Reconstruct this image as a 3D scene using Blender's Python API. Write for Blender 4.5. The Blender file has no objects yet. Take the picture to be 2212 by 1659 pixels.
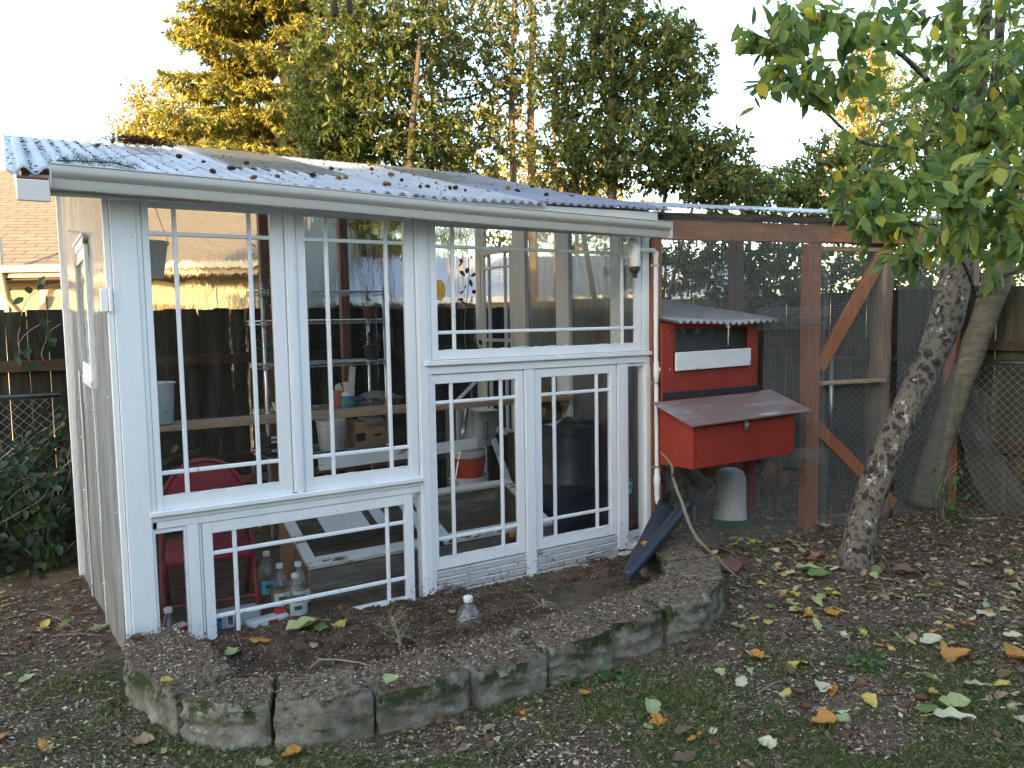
import bpy, math, random
import numpy as np
from mathutils import Vector, Matrix, noise as mnoise
random.seed(7)
rng = np.random.default_rng(11)
SC = bpy.context.scene
COL = SC.collection
PI = math.pi
# ------------------------------------------------------------------ camera
CAM = Vector((-.4222, -4.4509, 1.6643))
YAW, PITCH, ROLL = 0.558618, 0.081508, -0.017056
F36 = 27.745
_fw = Vector((math.sin(YAW)*math.cos(PITCH), math.cos(YAW)*math.cos(PITCH), -math.sin(PITCH)))
_rt = Vector((math.cos(YAW), -math.sin(YAW), 0))
_up = _rt.cross(_fw)
CR = math.cos(ROLL)*_rt + math.sin(ROLL)*_up
CU = -math.sin(ROLL)*_rt + math.cos(ROLL)*_up
cam = bpy.data.cameras.new('camera'); cam.lens = F36; cam.sensor_width = 36
cam.clip_end = 2000; cam.clip_start = .05
co = bpy.data.objects.new('camera', cam); COL.objects.link(co)
co.matrix_world = Matrix.Translation(CAM) @ Matrix((( CR.x, CU.x, -_fw.x, 0), (CR.y, CU.y, -_fw.y, 0), (CR.z, CU.z, -_fw.z, 0), (0, 0, 0, 1)))
SC.camera = co
FD = 1926.77*2212/2500
def ray(x, y): return _fw + (x-1106)/FD*CR - (y-829.5)/FD*CU
def atY(x, y, Y): d = ray(x, y); return CAM + d*((Y-CAM.y)/d.y)
def atX(x, y, X): d = ray(x, y); return CAM + d*((X-CAM.x)/d.x)
def atZ(x, y, Z): d = ray(x, y); return CAM + d*((Z-CAM.z)/d.z)
def atD(x, y, D): return CAM + ray(x, y)*D
FH = Vector((math.sin(YAW), math.cos(YAW), 0)); RH = _rt.copy()
def W(l, d, z=0): p = CAM + RH*l + FH*d; return Vector((p.x, p.y, z))

# ------------------------------------------------------------------ tagging
def tag(o, label=None, cat=None, group=None, kind=None):
    if label: o['label'] = label
    if cat: o['category'] = cat
    if group: o['group'] = group
    if kind: o['kind'] = kind
    return o
def thing(name, label, cat, loc=(0, 0, 0), group=None, rz=0):
    o = bpy.data.objects.new(name, None); COL.objects.link(o)
    o.location = loc; o.rotation_euler = (0, 0, rz); o.empty_display_size = .1
    return tag(o, label, cat, group)
def link(name, me, parent=None):
    o = bpy.data.objects.new(name, me); COL.objects.link(o)
    if parent: o.parent = parent
    return o
def copy_tree(o, parent=None):
    c = o.copy(); COL.objects.link(c)
    if parent: c.parent = parent
    for ch in list(o.children): copy_tree(ch, c)
    return c

# ------------------------------------------------------------------ materials
def newmat(name):
    m = bpy.data.materials.new(name); m.use_nodes = True
    nt = m.node_tree; nt.nodes.clear()
    out = nt.nodes.new('ShaderNodeOutputMaterial')
    return m, nt, out
def N(nt, t, **kw):
    n = nt.nodes.new(t)
    for k, v in kw.items():
        if k.startswith('i_'):
            key = k[2:]; key = int(key) if key.isdigit() else key.replace('_', ' ')
            n.inputs[key].default_value = v
        else: setattr(n, k, v)
    return n
def c4(c): return (c[0], c[1], c[2], 1)
def ramp(nt, stops, fac, interp='LINEAR'):
    r = nt.nodes.new('ShaderNodeValToRGB'); cr = r.color_ramp; cr.interpolation = interp
    while len(cr.elements) > 1: cr.elements.remove(cr.elements[-1])
    cr.elements[0].position = stops[0][0]; cr.elements[0].color = c4(stops[0][1])
    for p, c in stops[1:]:
        e = cr.elements.new(p); e.color = c4(c)
    nt.links.new(fac, r.inputs[0]); return r.outputs[0]
def coords(nt, scale=(1, 1, 1), kind='Object', rot=(0, 0, 0)):
    tc = nt.nodes.new('ShaderNodeTexCoord')
    mp = nt.nodes.new('ShaderNodeMapping'); mp.inputs['Scale'].default_value = scale; mp.inputs['Rotation'].default_value = rot
    nt.links.new(tc.outputs[kind], mp.inputs[0]); return mp.outputs[0]
def noise(nt, vec, scale, detail=6, rough=.6, dist=0):
    n = N(nt, 'ShaderNodeTexNoise'); n.inputs['Scale'].default_value = scale; n.inputs['Detail'].default_value = detail
    n.inputs['Roughness'].default_value = rough; n.inputs['Distortion'].default_value = dist
    nt.links.new(vec, n.inputs['Vector']); return n.outputs[0]
def mixc(nt, f, a, b, mode='MIX'):
    m = N(nt, 'ShaderNodeMix', data_type='RGBA', blend_type=mode)
    if isinstance(f, (int, float)): m.inputs[0].default_value = f
    else: nt.links.new(f, m.inputs[0])
    for i, s in ((6, a), (7, b)):
        if isinstance(s, (tuple, list)): m.inputs[i].default_value = c4(s)
        else: nt.links.new(s, m.inputs[i])
    return m.outputs[2]
def bump(nt, h, strength, dist=.01):
    b = N(nt, 'ShaderNodeBump'); b.inputs['Strength'].default_value = strength; b.inputs['Distance'].default_value = dist
    nt.links.new(h, b.inputs['Height']); return b.outputs[0]
def pm(name, stops, scale=8, rough=.6, bmp=.2, bscale=None, stretch=(1, 1, 1), metal=0, spec=.5, bdist=.004, detail=6, trans=0, coat=0, dirt=None, ior=1.45, lo=.3, hi=.7):
    """procedural principled: noise-driven colour ramp + bump (+ optional dirt patches)"""
    m, nt, out = newmat(name)
    if not isinstance(stops[0], (tuple, list)): stops = [stops, tuple(x*.82 for x in stops)]
    if not isinstance(stops[0][0], (tuple, list)):
        n = len(stops); stops = [(lo+(hi-lo)*i/max(1, n-1), c) for i, c in enumerate(stops)]
    v = coords(nt, stretch)
    f = noise(nt, v, scale, detail)
    col = ramp(nt, stops, f)
    if dirt:
        f2 = noise(nt, v, dirt[1], 8, .7)
        mask = ramp(nt, [(dirt[2], (0, 0, 0)), (dirt[2]+dirt[3], (1, 1, 1))], f2)
        col = mixc(nt, mask, col, dirt[0])
    p = N(nt, 'ShaderNodeBsdfPrincipled')
    nt.links.new(col, p.inputs['Base Color'])
    p.inputs['Roughness'].default_value = rough; p.inputs['Metallic'].default_value = metal
    p.inputs['Specular IOR Level'].default_value = spec
    p.inputs['Transmission Weight'].default_value = trans; p.inputs['IOR'].default_value = ior
    if coat: p.inputs['Coat Weight'].default_value = coat
    if bmp: nt.links.new(bump(nt, noise(nt, v, bscale or scale*4, 8, .65), bmp, bdist), p.inputs['Normal'])
    nt.links.new(p.outputs[0], out.inputs[0]); return m
def glassmat(name, tint=(1, 1, 1), dirty=.05, wavy=.0, rough=0.0, gloss=1.0, stretch=(1, 1, 1), dcol=(.6, .6, .6), ws=6, fmax=.85, streak=False):
    """thin pane: fresnel mix of clear transmission and mirror reflection, a film of dust"""
    m, nt, out = newmat(name)
    v = coords(nt, stretch)
    lw = N(nt, 'ShaderNodeLayerWeight'); lw.inputs['Blend'].default_value = .5
    pw = N(nt, 'ShaderNodeMath', operation='POWER'); nt.links.new(lw.outputs['Facing'], pw.inputs[0]); pw.inputs[1].default_value = 4.2
    fr = N(nt, 'ShaderNodeMath', operation='MULTIPLY_ADD'); nt.links.new(pw.outputs[0], fr.inputs[0]); fr.inputs[1].default_value = fmax; fr.inputs[2].default_value = .05
    tr = N(nt, 'ShaderNodeBsdfTransparent'); tr.inputs[0].default_value = c4(tint)
    gl = N(nt, 'ShaderNodeBsdfGlossy'); gl.inputs['Roughness'].default_value = rough; gl.inputs['Color'].default_value = (gloss, gloss, gloss, 1)
    if wavy:
        b = bump(nt, noise(nt, v, ws, 3, .5), wavy, .02)
        nt.links.new(b, gl.inputs['Normal'])
    df = N(nt, 'ShaderNodeBsdfDiffuse'); df.inputs[0].default_value = c4(dcol)
    tl = N(nt, 'ShaderNodeBsdfTranslucent'); tl.inputs[0].default_value = c4(dcol)
    dm = N(nt, 'ShaderNodeMixShader'); dm.inputs[0].default_value = .4
    nt.links.new(df.outputs[0], dm.inputs[1]); nt.links.new(tl.outputs[0], dm.inputs[2])
    d2 = N(nt, 'ShaderNodeMixShader')
    f = noise(nt, v, 9, 8, .7)
    if streak:
        f = ramp(nt, [(.50, (.10, .10, .10)), (.66, (.55, .55, .55)), (.74, (1.6, 1.6, 1.6))], noise(nt, coords(nt, (7, 7, .7)), 3.5, 9, .72))
    k = N(nt, 'ShaderNodeMath', operation='MULTIPLY'); nt.links.new(f, k.inputs[0]); k.inputs[1].default_value = dirty*2
    nt.links.new(k.outputs[0], d2.inputs[0]); nt.links.new(tr.outputs[0], d2.inputs[1]); nt.links.new(dm.outputs[0], d2.inputs[2])
    mx = N(nt, 'ShaderNodeMixShader'); nt.links.new(fr.outputs[0], mx.inputs[0])
    nt.links.new(d2.outputs[0], mx.inputs[1]); nt.links.new(gl.outputs[0], mx.inputs[2])
    nt.links.new(mx.outputs[0], out.inputs[0]); return m
def leafmat(name, stops, rough=.5, trl=.45, spec=.35, vein=0):
    m, nt, out = newmat(name)
    g = N(nt, 'ShaderNodeNewGeometry')
    col = ramp(nt, stops, g.outputs['Random Per Island'])
    v = coords(nt); f = noise(nt, v, 40 if vein else 3, 4)
    col = mixc(nt, f, mixc(nt, .3, col, (.0, .0, .0)), col) if not vein else mixc(nt, ramp(nt, [(.45, (0, 0, 0)), (.7, (1, 1, 1))], f), col, mixc(nt, .45, col, (.10, .05, .01)))
    p = N(nt, 'ShaderNodeBsdfPrincipled'); nt.links.new(col, p.inputs['Base Color'])
    p.inputs['Roughness'].default_value = rough; p.inputs['Specular IOR Level'].default_value = spec
    t = N(nt, 'ShaderNodeBsdfTranslucent'); nt.links.new(mixc(nt, .35, col, (.25, .30, .03), 'ADD') if not vein else col, t.inputs[0])
    mx = N(nt, 'ShaderNodeMixShader'); mx.inputs[0].default_value = trl
    nt.links.new(p.outputs[0], mx.inputs[1]); nt.links.new(t.outputs[0], mx.inputs[2])
    nt.links.new(mx.outputs[0], out.inputs[0]); return m

# ------------------------------------------------------------------ mesh builders
class MB:
    def __init__(s): s.v = []; s.f = []
    def add(s, vs, fs):
        o = len(s.v); s.v += [tuple(p) for p in vs]; s.f += [tuple(i+o for i in f) for f in fs]; return s
    def frame(s, C, A, B, D, c=.003):
        """chamfered box: centre, three half-axis vectors"""
        C, A, B, D = Vector(C), Vector(A), Vector(B), Vector(D)
        la, lb, ld = A.length, B.length, D.length
        c = min(c, la*.45, lb*.45, ld*.45)
        a, b, d = A/la, B/lb, D/ld
        vs = []; idx = {}
        for sx in (-1, 1):
            for sy in (-1, 1):
                for sz in (-1, 1):
                    for k in range(3):
                        x, y, z = la, lb, ld
                        if k != 0: x -= c
                        if k != 1: y -= c
                        if k != 2: z -= c
                        idx[(sx, sy, sz, k)] = len(vs)
                        vs.append(C + a*(sx*x) + b*(sy*y) + d*(sz*z))
        fs = []
        for sg in (-1, 1):
            fs.append([idx[(sg, p, q, 0)] for p, q in ((-1, -1), (1, -1), (1, 1), (-1, 1))][::sg])
            fs.append([idx[(p, sg, q, 1)] for p, q in ((-1, -1), (-1, 1), (1, 1), (1, -1))][::sg])
            fs.append([idx[(p, q, sg, 2)] for p, q in ((-1, -1), (1, -1), (1, 1), (-1, 1))][::sg])
            for sh in (-1, 1):
                r = sg*sh
                fs.append([idx[(sg, sh, -1, 0)], idx[(sg, sh, -1, 1)], idx[(sg, sh, 1, 1)], idx[(sg, sh, 1, 0)]][::r])
                fs.append([idx[(sg, -1, sh, 2)], idx[(sg, -1, sh, 0)], idx[(sg, 1, sh, 0)], idx[(sg, 1, sh, 2)]][::r])
                fs.append([idx[(-1, sg, sh, 1)], idx[(-1, sg, sh, 2)], idx[(1, sg, sh, 2)], idx[(1, sg, sh, 1)]][::r])
                for si in (-1, 1):
                    fs.append([idx[(sg, sh, si, 0)], idx[(sg, sh, si, 1)], idx[(sg, sh, si, 2)]][::sg*sh*si])
        return s.add(vs, fs)
    def box(s, x0, x1, y0, y1, z0, z1, c=.003):
        return s.frame(((x0+x1)/2, (y0+y1)/2, (z0+z1)/2), (abs(x1-x0)/2, 0, 0), (0, abs(y1-y0)/2, 0), (0, 0, abs(z1-z0)/2), c)
    def bar(s, p, q, w, t, up=(0, 0, 1), c=.003):
        """rectangular bar from p to q, w across, t along up"""
        p, q = Vector(p), Vector(q); d = q-p; u = Vector(up)
        side = d.cross(u).normalized(); u2 = side.cross(d).normalized()
        return s.frame((p+q)/2, d/2, side*(w/2), u2*(t/2), c)
    def tube(s, pts, r, n=8, cap=True):
        pts = [Vector(p) for p in pts]
        R = r if isinstance(r, (list, tuple)) else [r]*len(pts)
        vs = []; fs = []; u = None
        for i, p in enumerate(pts):
            a = pts[max(0, i-1)]; b = pts[min(len(pts)-1, i+1)]; d = (b-a).normalized()
            if u is None:
                u = d.cross(Vector((0, 0, 1)) if abs(d.z) < .9 else Vector((1, 0, 0))).normalized()
            else: u = (u - d*u.dot(d)).normalized()
            w = d.cross(u)
            for k in range(n):
                t = 2*PI*k/n; vs.append(p + (u*math.cos(t) + w*math.sin(t))*R[i])
        for i in range(len(pts)-1):
            for k in range(n):
                a = i*n+k; b = i*n+(k+1) % n; fs.append((a, b, b+n, a+n))
        if cap: fs.append(tuple(range(n))[::-1]); fs.append(tuple(range(len(vs)-n, len(vs))))
        return s.add(vs, fs)
    def lathe(s, prof, c=(0, 0, 0), n=24, M=None):
        c = Vector(c); vs = []; fs = []
        for r, z in prof:
            for k in range(n):
                t = 2*PI*k/n; p = Vector((r*math.cos(t), r*math.sin(t), z))
                if M is not None: p = M @ p
                vs.append(c+p)
        for i in range(len(prof)-1):
            for k in range(n):
                a = i*n+k; b = i*n+(k+1) % n; fs.append((a, b, b+n, a+n))
        if prof[0][0] > 1e-6 and prof[0][0] != prof[-1][0] or True:
            fs.append(tuple(range(n))[::-1]); fs.append(tuple(range(len(vs)-n, len(vs))))
        return s.add(vs, fs)
    def grid(s, P, nu, nv):
        vs = [P(i/(nu-1), j/(nv-1)) for j in range(nv) for i in range(nu)]
        fs = [(j*nu+i, j*nu+i+1, (j+1)*nu+i+1, (j+1)*nu+i) for j in range(nv-1) for i in range(nu-1)]
        return s.add(vs, fs)
    def build(s, name, mat, parent=None, smooth=False, ang=None):
        me = bpy.data.meshes.new(name); me.from_pydata(s.v, [], s.f); me.update()
        if mat: me.materials.append(mat)
        if smooth or ang:
            me.shade_smooth()
            if ang: me.set_sharp_from_angle(angle=math.radians(ang))
        return link(name, me, parent)
def npmesh(name, V, F, mat, parent=None, smooth=False):
    V = np.asarray(V, dtype=np.float32).reshape(-1, 3); F = np.asarray(F, dtype=np.int32)
    me = bpy.data.meshes.new(name)
    me.vertices.add(len(V)); me.vertices.foreach_set('co', V.ravel())
    k = F.shape[1]; me.loops.add(F.size); me.loops.foreach_set('vertex_index', F.ravel())
    me.polygons.add(len(F)); me.polygons.foreach_set('loop_start', np.arange(0, F.size, k, dtype=np.int32))
    me.update(calc_edges=True); me.validate()
    if mat: me.materials.append(mat)
    if smooth: me.shade_smooth()
    return link(name, me, parent)
def nrm(a): return a/np.maximum(1e-9, np.linalg.norm(a, axis=-1, keepdims=True))
def blades(P, A, Nn, L, Wd, fold=.25, curl=.15, shape='leaf'):
    """leaf-shaped folded faces. P base, A axis, Nn normal"""
    P = np.asarray(P); A = nrm(np.asarray(A)); S = nrm(np.cross(A, Nn)); U = np.cross(S, A)
    L = np.asarray(L)[:, None]; Wd = np.asarray(Wd)[:, None]
    if shape == 'leaf':
        rows = [(0, 0, 0), (.28, .42, .0), (.28, -.42, 0), (.62, .40, 0), (.62, -.40, 0), (1, 0, 0), (.3, 0, 1), (.64, 0, 1)]
        V = [P + A*L*t + S*Wd*w + U*(-fold*Wd*m*.8 - curl*L*(t*t)) + U*0 for t, w, m in rows]
        F = np.array([(0, 6, 1, 1), (0, 2, 6, 6), (1, 6, 7, 3), (6, 2, 4, 7), (3, 7, 5, 5), (7, 4, 5, 5)])
        tri = np.array([(0, 6, 1), (0, 2, 6), (1, 6, 7), (1, 7, 3), (6, 2, 4), (6, 4, 7), (3, 7, 5), (7, 4, 5)])
        n = 8
    else:
        rows = [(0, 0, 0), (.45, .45, 0), (1, 0, 0), (.45, -.45, 0)]
        V = [P + A*L*t + S*Wd*w + U*(fold*Wd*abs(w) - curl*L*(t*t)) for t, w, m in rows]
        tri = np.array([(0, 1, 2), (0, 2, 3)]); n = 4
    V = np.stack(V, 1).reshape(-1, 3)
    F = (tri[None] + (np.arange(len(P))*n)[:, None, None]).reshape(-1, 3)
    return V, F
def segs(P, Q, R0, R1, n=5):
    """frustum per edge, vectorised"""
    P = np.asarray(P); Q = np.asarray(Q); D = nrm(Q-P)
    ref = np.where(np.abs(D[:, 2:3]) < .9, np.array([[0, 0, 1.]]), np.array([[1., 0, 0]]))
    U = nrm(np.cross(D, ref)); Wv = np.cross(D, U)
    t = np.arange(n)*2*PI/n
    ring = U[:, None]*np.cos(t)[None, :, None] + Wv[:, None]*np.sin(t)[None, :, None]
    V = np.concatenate([P[:, None]+ring*np.asarray(R0)[:, None, None], Q[:, None]+ring*np.asarray(R1)[:, None, None]], 1).reshape(-1, 3)
    k = np.arange(n); q = np.stack([k, (k+1) % n, (k+1) % n+n, k+n], 1)
    F = (q[None] + (np.arange(len(P))*2*n)[:, None, None]).reshape(-1, 4)
    return V, F
def rot_z(a): return Matrix.Rotation(a, 3, 'Z')
def fbm(x, y, s=1, o=4, seed=0):
    return mnoise.fractal(Vector((x*s+seed, y*s-seed*1.7, seed*.37)), 1.0, 2.0, o)

# ------------------------------------------------------------------ material library
M = {}
M['paint'] = pm('white_paint', [(.82, .82, .82), (.74, .745, .75)], 5, .42, .55, 30, (1, 1, .25), bdist=.004, dirt=((.36, .32, .27), 16, .665, .05))
M['paint_low'] = pm('weathered_white_paint', [(.78, .78, .77), (.66, .65, .62)], 7, .55, .5, 40, (.3, 1, 1), bdist=.004, dirt=((.12, .07, .045), 11, .585, .06))
M['gutter'] = pm('gutter_enamel', [(.62, .60, .56), (.58, .565, .53)], 2, .28, .04, 10, dirt=((.33, .31, .28), 5, .72, .12))
M['pvc'] = pm('pvc', [(.84, .84, .82), (.80, .80, .78)], 6, .3, .03, 20)
M['redpaint'] = pm('barn_red_paint', [(.31, .036, .018), (.24, .027, .014)], 4, .5, .45, 40, (1, 1, .4), dirt=((.38, .09, .06), 22, .66, .08))
M['cedar'] = pm('stained_cedar', [(.44, .175, .07), (.30, .11, .045), (.38, .15, .065)], 3, .6, .5, 14, (6, 6, .5), dirt=((.06, .03, .018), 3.5, .62, .1))
M['cedarh'] = pm('stained_cedar_long', [(.46, .19, .085), (.29, .11, .05), (.40, .17, .08)], 3, .6, .5, 14, (.5, 6, 6), dirt=((.05, .027, .016), 3.5, .60, .08))
M['graypost'] = pm('peeled_log', [(.27, .19, .125), (.17, .115, .075), (.31, .225, .15)], 3, .75, .6, 10, (5, 5, .35), bdist=.008, dirt=((.07, .04, .025), 4, .64, .05))
M['plank'] = pm('pine_plank', [(.46, .30, .19), (.33, .20, .12), (.50, .34, .22)], 3, .6, .3, 10, (.6, 9, 9), dirt=((.12, .06, .03), 9, .7, .05))
M['beamwood'] = pm('dark_rafter', [(.19, .075, .04), (.13, .05, .03)], 4, .7, .4, 12, (.5, 5, 5))
M['postbrown'] = pm('brown_post', [(.20, .10, .085), (.12, .06, .05)], 4, .7, .4, 12, (5, 5, .5))
M['oldwood'] = pm('grey_old_wood', [(.20, .175, .145), (.12, .10, .08), (.25, .22, .18)], 4, .8, .5, 16, (.7, 6, 6), bdist=.006, dirt=((.04, .035, .025), 5, .62, .1))
M['rawply'] = pm('raw_board', [(.30, .18, .10), (.23, .135, .08)], 5, .7, .3, 12, (3, 3, 3))
M['metal'] = pm('zinc_metal', [(.60, .62, .62), (.45, .47, .47)], 8, .32, .1, 30, metal=1)
M['wire'] = pm('galvanised_wire', [(.42, .43, .42), (.30, .31, .30)], 20, .6, 0, metal=.2)
M['chrome'] = pm('chrome_wire', [(.72, .76, .75), (.6, .64, .63)], 8, .25, 0, metal=.7)
M['black'] = pm('black_plastic', [(.018, .021, .027), (.028, .031, .037)], 6, .42, .1, 30, dirt=((.13, .09, .06), 5, .66, .1))
M['blackp'] = pm('black_pot', [(.03, .032, .034), (.05, .05, .05)], 6, .5, .1, 20)
M['trough'] = pm('black_sheet_plastic', [(.016, .022, .032), (.03, .037, .046)], 3, .38, .25, 6, bdist=.01, dirt=((.10, .075, .055), 4.5, .62, .12))
M['barrel'] = pm('dark_blue_barrel', [(.012, .02, .03), (.018, .026, .034)], 4, .35, .15, 10)
M['folding'] = pm('red_chair_paint', [(.30, .022, .035), (.22, .018, .028)], 5, .45, .15, 30, dirt=((.36, .20, .19), 9, .62, .12))
M['bucket'] = pm('white_bucket_plastic', [(.70, .70, .68), (.60, .60, .58)], 5, .4, .1, 20, dirt=((.35, .32, .27), 7, .6, .1))
M['gbucket'] = pm('grey_white_plastic', [(.52, .55, .57), (.42, .44, .46)], 5, .4, .1, 20, dirt=((.16, .13, .11), 12, .60, .06))
M['rbucket'] = pm('red_bucket_plastic', [(.55, .06, .03), (.45, .045, .025)], 5, .35, .1, 20, dirt=((.35, .12, .09), 8, .66, .1))
M['card'] = pm('cardboard', [(.42, .27, .15), (.36, .22, .12)], 6, .85, .15, 40, dirt=((.1, .06, .03), 5, .7, .08))
M['terra'] = pm('terracotta', [(.42, .15, .08), (.33, .12, .07)], 6, .8, .2, 30)
M['brick'] = pm('old_brick', [(.20, .075, .055), (.14, .055, .045)], 10, .85, .6, 40, dirt=((.05, .05, .03), 8, .55, .12))
M['blue'] = pm('blue_label', [(.03, .22, .50), (.03, .17, .42)], 7, .4, 0)
M['cyan'] = pm('pale_blue_label', [(.12, .48, .75), (.10, .40, .66)], 7, .4, 0)
M['whitel'] = pm('white_label', [(.75, .75, .74), (.66, .67, .66)], 7, .45, 0)
M['green'] = pm('green_plastic', [(.01, .14, .06), (.01, .10, .045)], 7, .35, 0)
M['lime'] = pm('green_print', [(.16, .38, .05), (.12, .30, .05)], 9, .45, 0)
M['redp'] = pm('red_print', [(.55, .03, .03), (.45, .03, .03)], 9, .45, 0)
M['fabric'] = pm('white_cloth', [(.66, .66, .65), (.5, .5, .5)], 8, .9, .4, 20)
M['greycloth'] = pm('grey_cloth', [(.30, .28, .26), (.18, .17, .16)], 8, .9, .5, 20)
M['amber'] = pm('amber_liquid', [(.52, .36, .10), (.42, .27, .06)], 4, .12, 0, trans=.55, ior=1.33)
M['ambdark'] = pm('amber_glass', [(.20, .10, .035), (.13, .065, .025)], 4, .18, .1, 5)
M['clear'] = glassmat('clear_plastic', (.93, .95, .96), .10, .5, .06, ws=25, dcol=(.7, .7, .7))
M['pane'] = glassmat('old_window_glass', (.93, .95, .94), .045, .12, 0, ws=4, dcol=(.42, .42, .42), streak=True)
M['sheet'] = glassmat('side_polycarbonate', (.62, .63, .62), .72, .35, .09, gloss=1, stretch=(1, 1, .15), dcol=(.64, .64, .62), ws=5, fmax=.55)
M['twin'] = glassmat('twinwall_polycarbonate', (.50, .51, .50), .50, .25, .18, stretch=(1, 1, .1), dcol=(.36, .37, .37), ws=30)
m, nt, out = newmat('wavy_clear_sheet')
rf_ = N(nt, 'ShaderNodeBsdfRefraction', i_IOR=1.03, i_Roughness=.0); rf_.inputs['Color'].default_value = (.93, .95, .95, 1)
nt.links.new(bump(nt, noise(nt, coords(nt, (5, 5, .8)), 3, 4, .6), 1, .10), rf_.inputs['Normal'])
df_ = N(nt, 'ShaderNodeBsdfDiffuse'); df_.inputs[0].default_value = (.5, .5, .5, 1)
mx_ = N(nt, 'ShaderNodeMixShader'); mx_.inputs[0].default_value = .03; nt.links.new(rf_.outputs[0], mx_.inputs[1]); nt.links.new(df_.outputs[0], mx_.inputs[2]); nt.links.new(mx_.outputs[0], out.inputs[0]); M['backsheet'] = m
def roofmat(name, a, b, trl=.25):
    m, nt, out = newmat(name); v = coords(nt)
    col = ramp(nt, [(.3, a), (.7, b)], noise(nt, v, 2.5, 6))
    spots = ramp(nt, [(.63, (0, 0, 0)), (.70, (1, 1, 1))], noise(nt, coords(nt, (2.5, 1, 1)), 11, 8, .75))
    col = mixc(nt, spots, col, (.10, .075, .06))
    p = N(nt, 'ShaderNodeBsdfPrincipled'); nt.links.new(col, p.inputs['Base Color']); p.inputs['Roughness'].default_value = .28
    t = N(nt, 'ShaderNodeBsdfTranslucent'); nt.links.new(col, t.inputs[0])
    mx = N(nt, 'ShaderNodeMixShader'); mx.inputs[0].default_value = trl
    nt.links.new(p.outputs[0], mx.inputs[1]); nt.links.new(t.outputs[0], mx.inputs[2])
    tr = N(nt, 'ShaderNodeBsdfTransparent'); tr.inputs[0].default_value = (.9, .92, .95, 1)
    m2 = N(nt, 'ShaderNodeMixShader'); m2.inputs[0].default_value = .30
    nt.links.new(mx.outputs[0], m2.inputs[1]); nt.links.new(tr.outputs[0], m2.inputs[2])
    nt.links.new(m2.outputs[0], out.inputs[0]); return m
M['roofw'] = roofmat('white_corrugated', (.54, .55, .58), (.40, .41, .43))
M['roofp'] = roofmat('lavender_corrugated', (.30, .30, .36), (.22, .22, .28))
M['roofb'] = roofmat('beige_panel', (.30, .29, .245), (.24, .23, .195))
M['cooproof'] = roofmat('grey_corrugated', (.46, .46, .47), (.33, .33, .34), .1)
M['lid'] = pm('weathered_red_brown_sheet', [(.17, .14, .125), (.20, .12, .10), (.33, .32, .32)], 1.6, .35, .2, 18, (.35, 2.2, 1), dirt=((.42, .41, .40), 5, .57, .10))
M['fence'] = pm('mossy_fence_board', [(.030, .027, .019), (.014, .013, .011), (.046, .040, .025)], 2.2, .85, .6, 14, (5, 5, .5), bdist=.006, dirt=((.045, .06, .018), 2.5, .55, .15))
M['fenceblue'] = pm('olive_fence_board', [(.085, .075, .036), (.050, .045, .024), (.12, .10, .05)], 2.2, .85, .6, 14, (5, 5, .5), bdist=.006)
M['rail'] = pm('fence_rail', [(.085, .048, .028), (.045, .028, .018)], 3, .8, .5, 14, (.5, 5, 5))
M['bark'] = pm('grey_bark', [(.035, .026, .018), (.15, .125, .09), (.24, .20, .15), (.05, .038, .027)], 13, .9, 1, 34, (1, 1, .8), bdist=.03, lo=.38, hi=.60, detail=10, dirt=((.62, .57, .47), 11, .60, .02))
M['bark2'] = pm('olive_bark', [(.085, .075, .045), (.20, .175, .11), (.12, .105, .065), (.25, .22, .15)], 6, .85, .9, 26, (.6, .6, 3.2), bdist=.01, dirt=((.28, .255, .19), 9, .63, .05))
M['barkd'] = pm('dark_bark', [(.10, .078, .055), (.06, .045, .032)], 9, .9, .8, 20)
M['barkg'] = pm('orange_brown_bark', [(.30, .20, .12), (.20, .13, .08)], 7, .9, .8, 20, (1, 1, .4))
M['rope'] = pm('white_rope', [(.7, .68, .62), (.6, .58, .52)], 20, .9, 0)
M['deadtwig'] = pm('dry_twig', [(.40, .33, .22), (.28, .22, .14)], 12, .85, .4, 40)
M['stick'] = pm('bare_stick', [(.27, .21, .15), (.13, .10, .07)], 9, .8, .7, 24, (1, 1, .4), bdist=.006)
M['cone'] = pm('dark_cone', [(.07, .035, .022), (.035, .018, .012)], 30, .8, 0)
M['cone2'] = pm('tan_cone', [(.26, .13, .07), (.16, .08, .045)], 30, .8, 0)
M['leaf_near'] = leafmat('apple_leaf', [(0, (.06, .12, .045)), (.3, (.12, .20, .055)), (.65, (.20, .28, .06)), (.85, (.30, .35, .07)), (.94, (.46, .43, .06)), (1, (.66, .50, .04))], .40, .45)
M['leaf_dark'] = leafmat('pear_leaf', [(0, (.05, .078, .024)), (.5, (.09, .125, .032)), (.88, (.11, .14, .03)), (1, (.40, .32, .04))], .5, .40)
M['leaf_mid'] = leafmat('hedge_leaf', [(0, (.06, .11, .03)), (.6, (.12, .18, .045)), (.9, (.20, .24, .06)), (1, (.5, .40, .05))], .5, .42)
M['leaf_gold'] = leafmat('autumn_leaf', [(0, (.20, .19, .035)), (.5, (.34, .29, .05)), (1, (.48, .34, .05))], .55, .4)
M['needle'] = leafmat('fir_needle', [(0, (.13, .15, .035)), (.6, (.27, .26, .05)), (1, (.42, .31, .06))], .6, .25)
M['vine'] = leafmat('vine_leaf', [(0, (.014, .034, .013)), (.7, (.030, .066, .024)), (1, (.07, .11, .035))], .4, .3)
M['potleaf'] = leafmat('pot_plant_leaf', [(0, (.04, .11, .03)), (1, (.12, .22, .05))], .4, .4)
M['weed'] = leafmat('weed_leaf', [(0, (.05, .14, .03)), (1, (.12, .24, .05))], .5, .4)
M['darkwilt'] = leafmat('wilted_leaf', [(0, (.03, .025, .03)), (1, (.06, .04, .045))], .6, .3)
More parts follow.
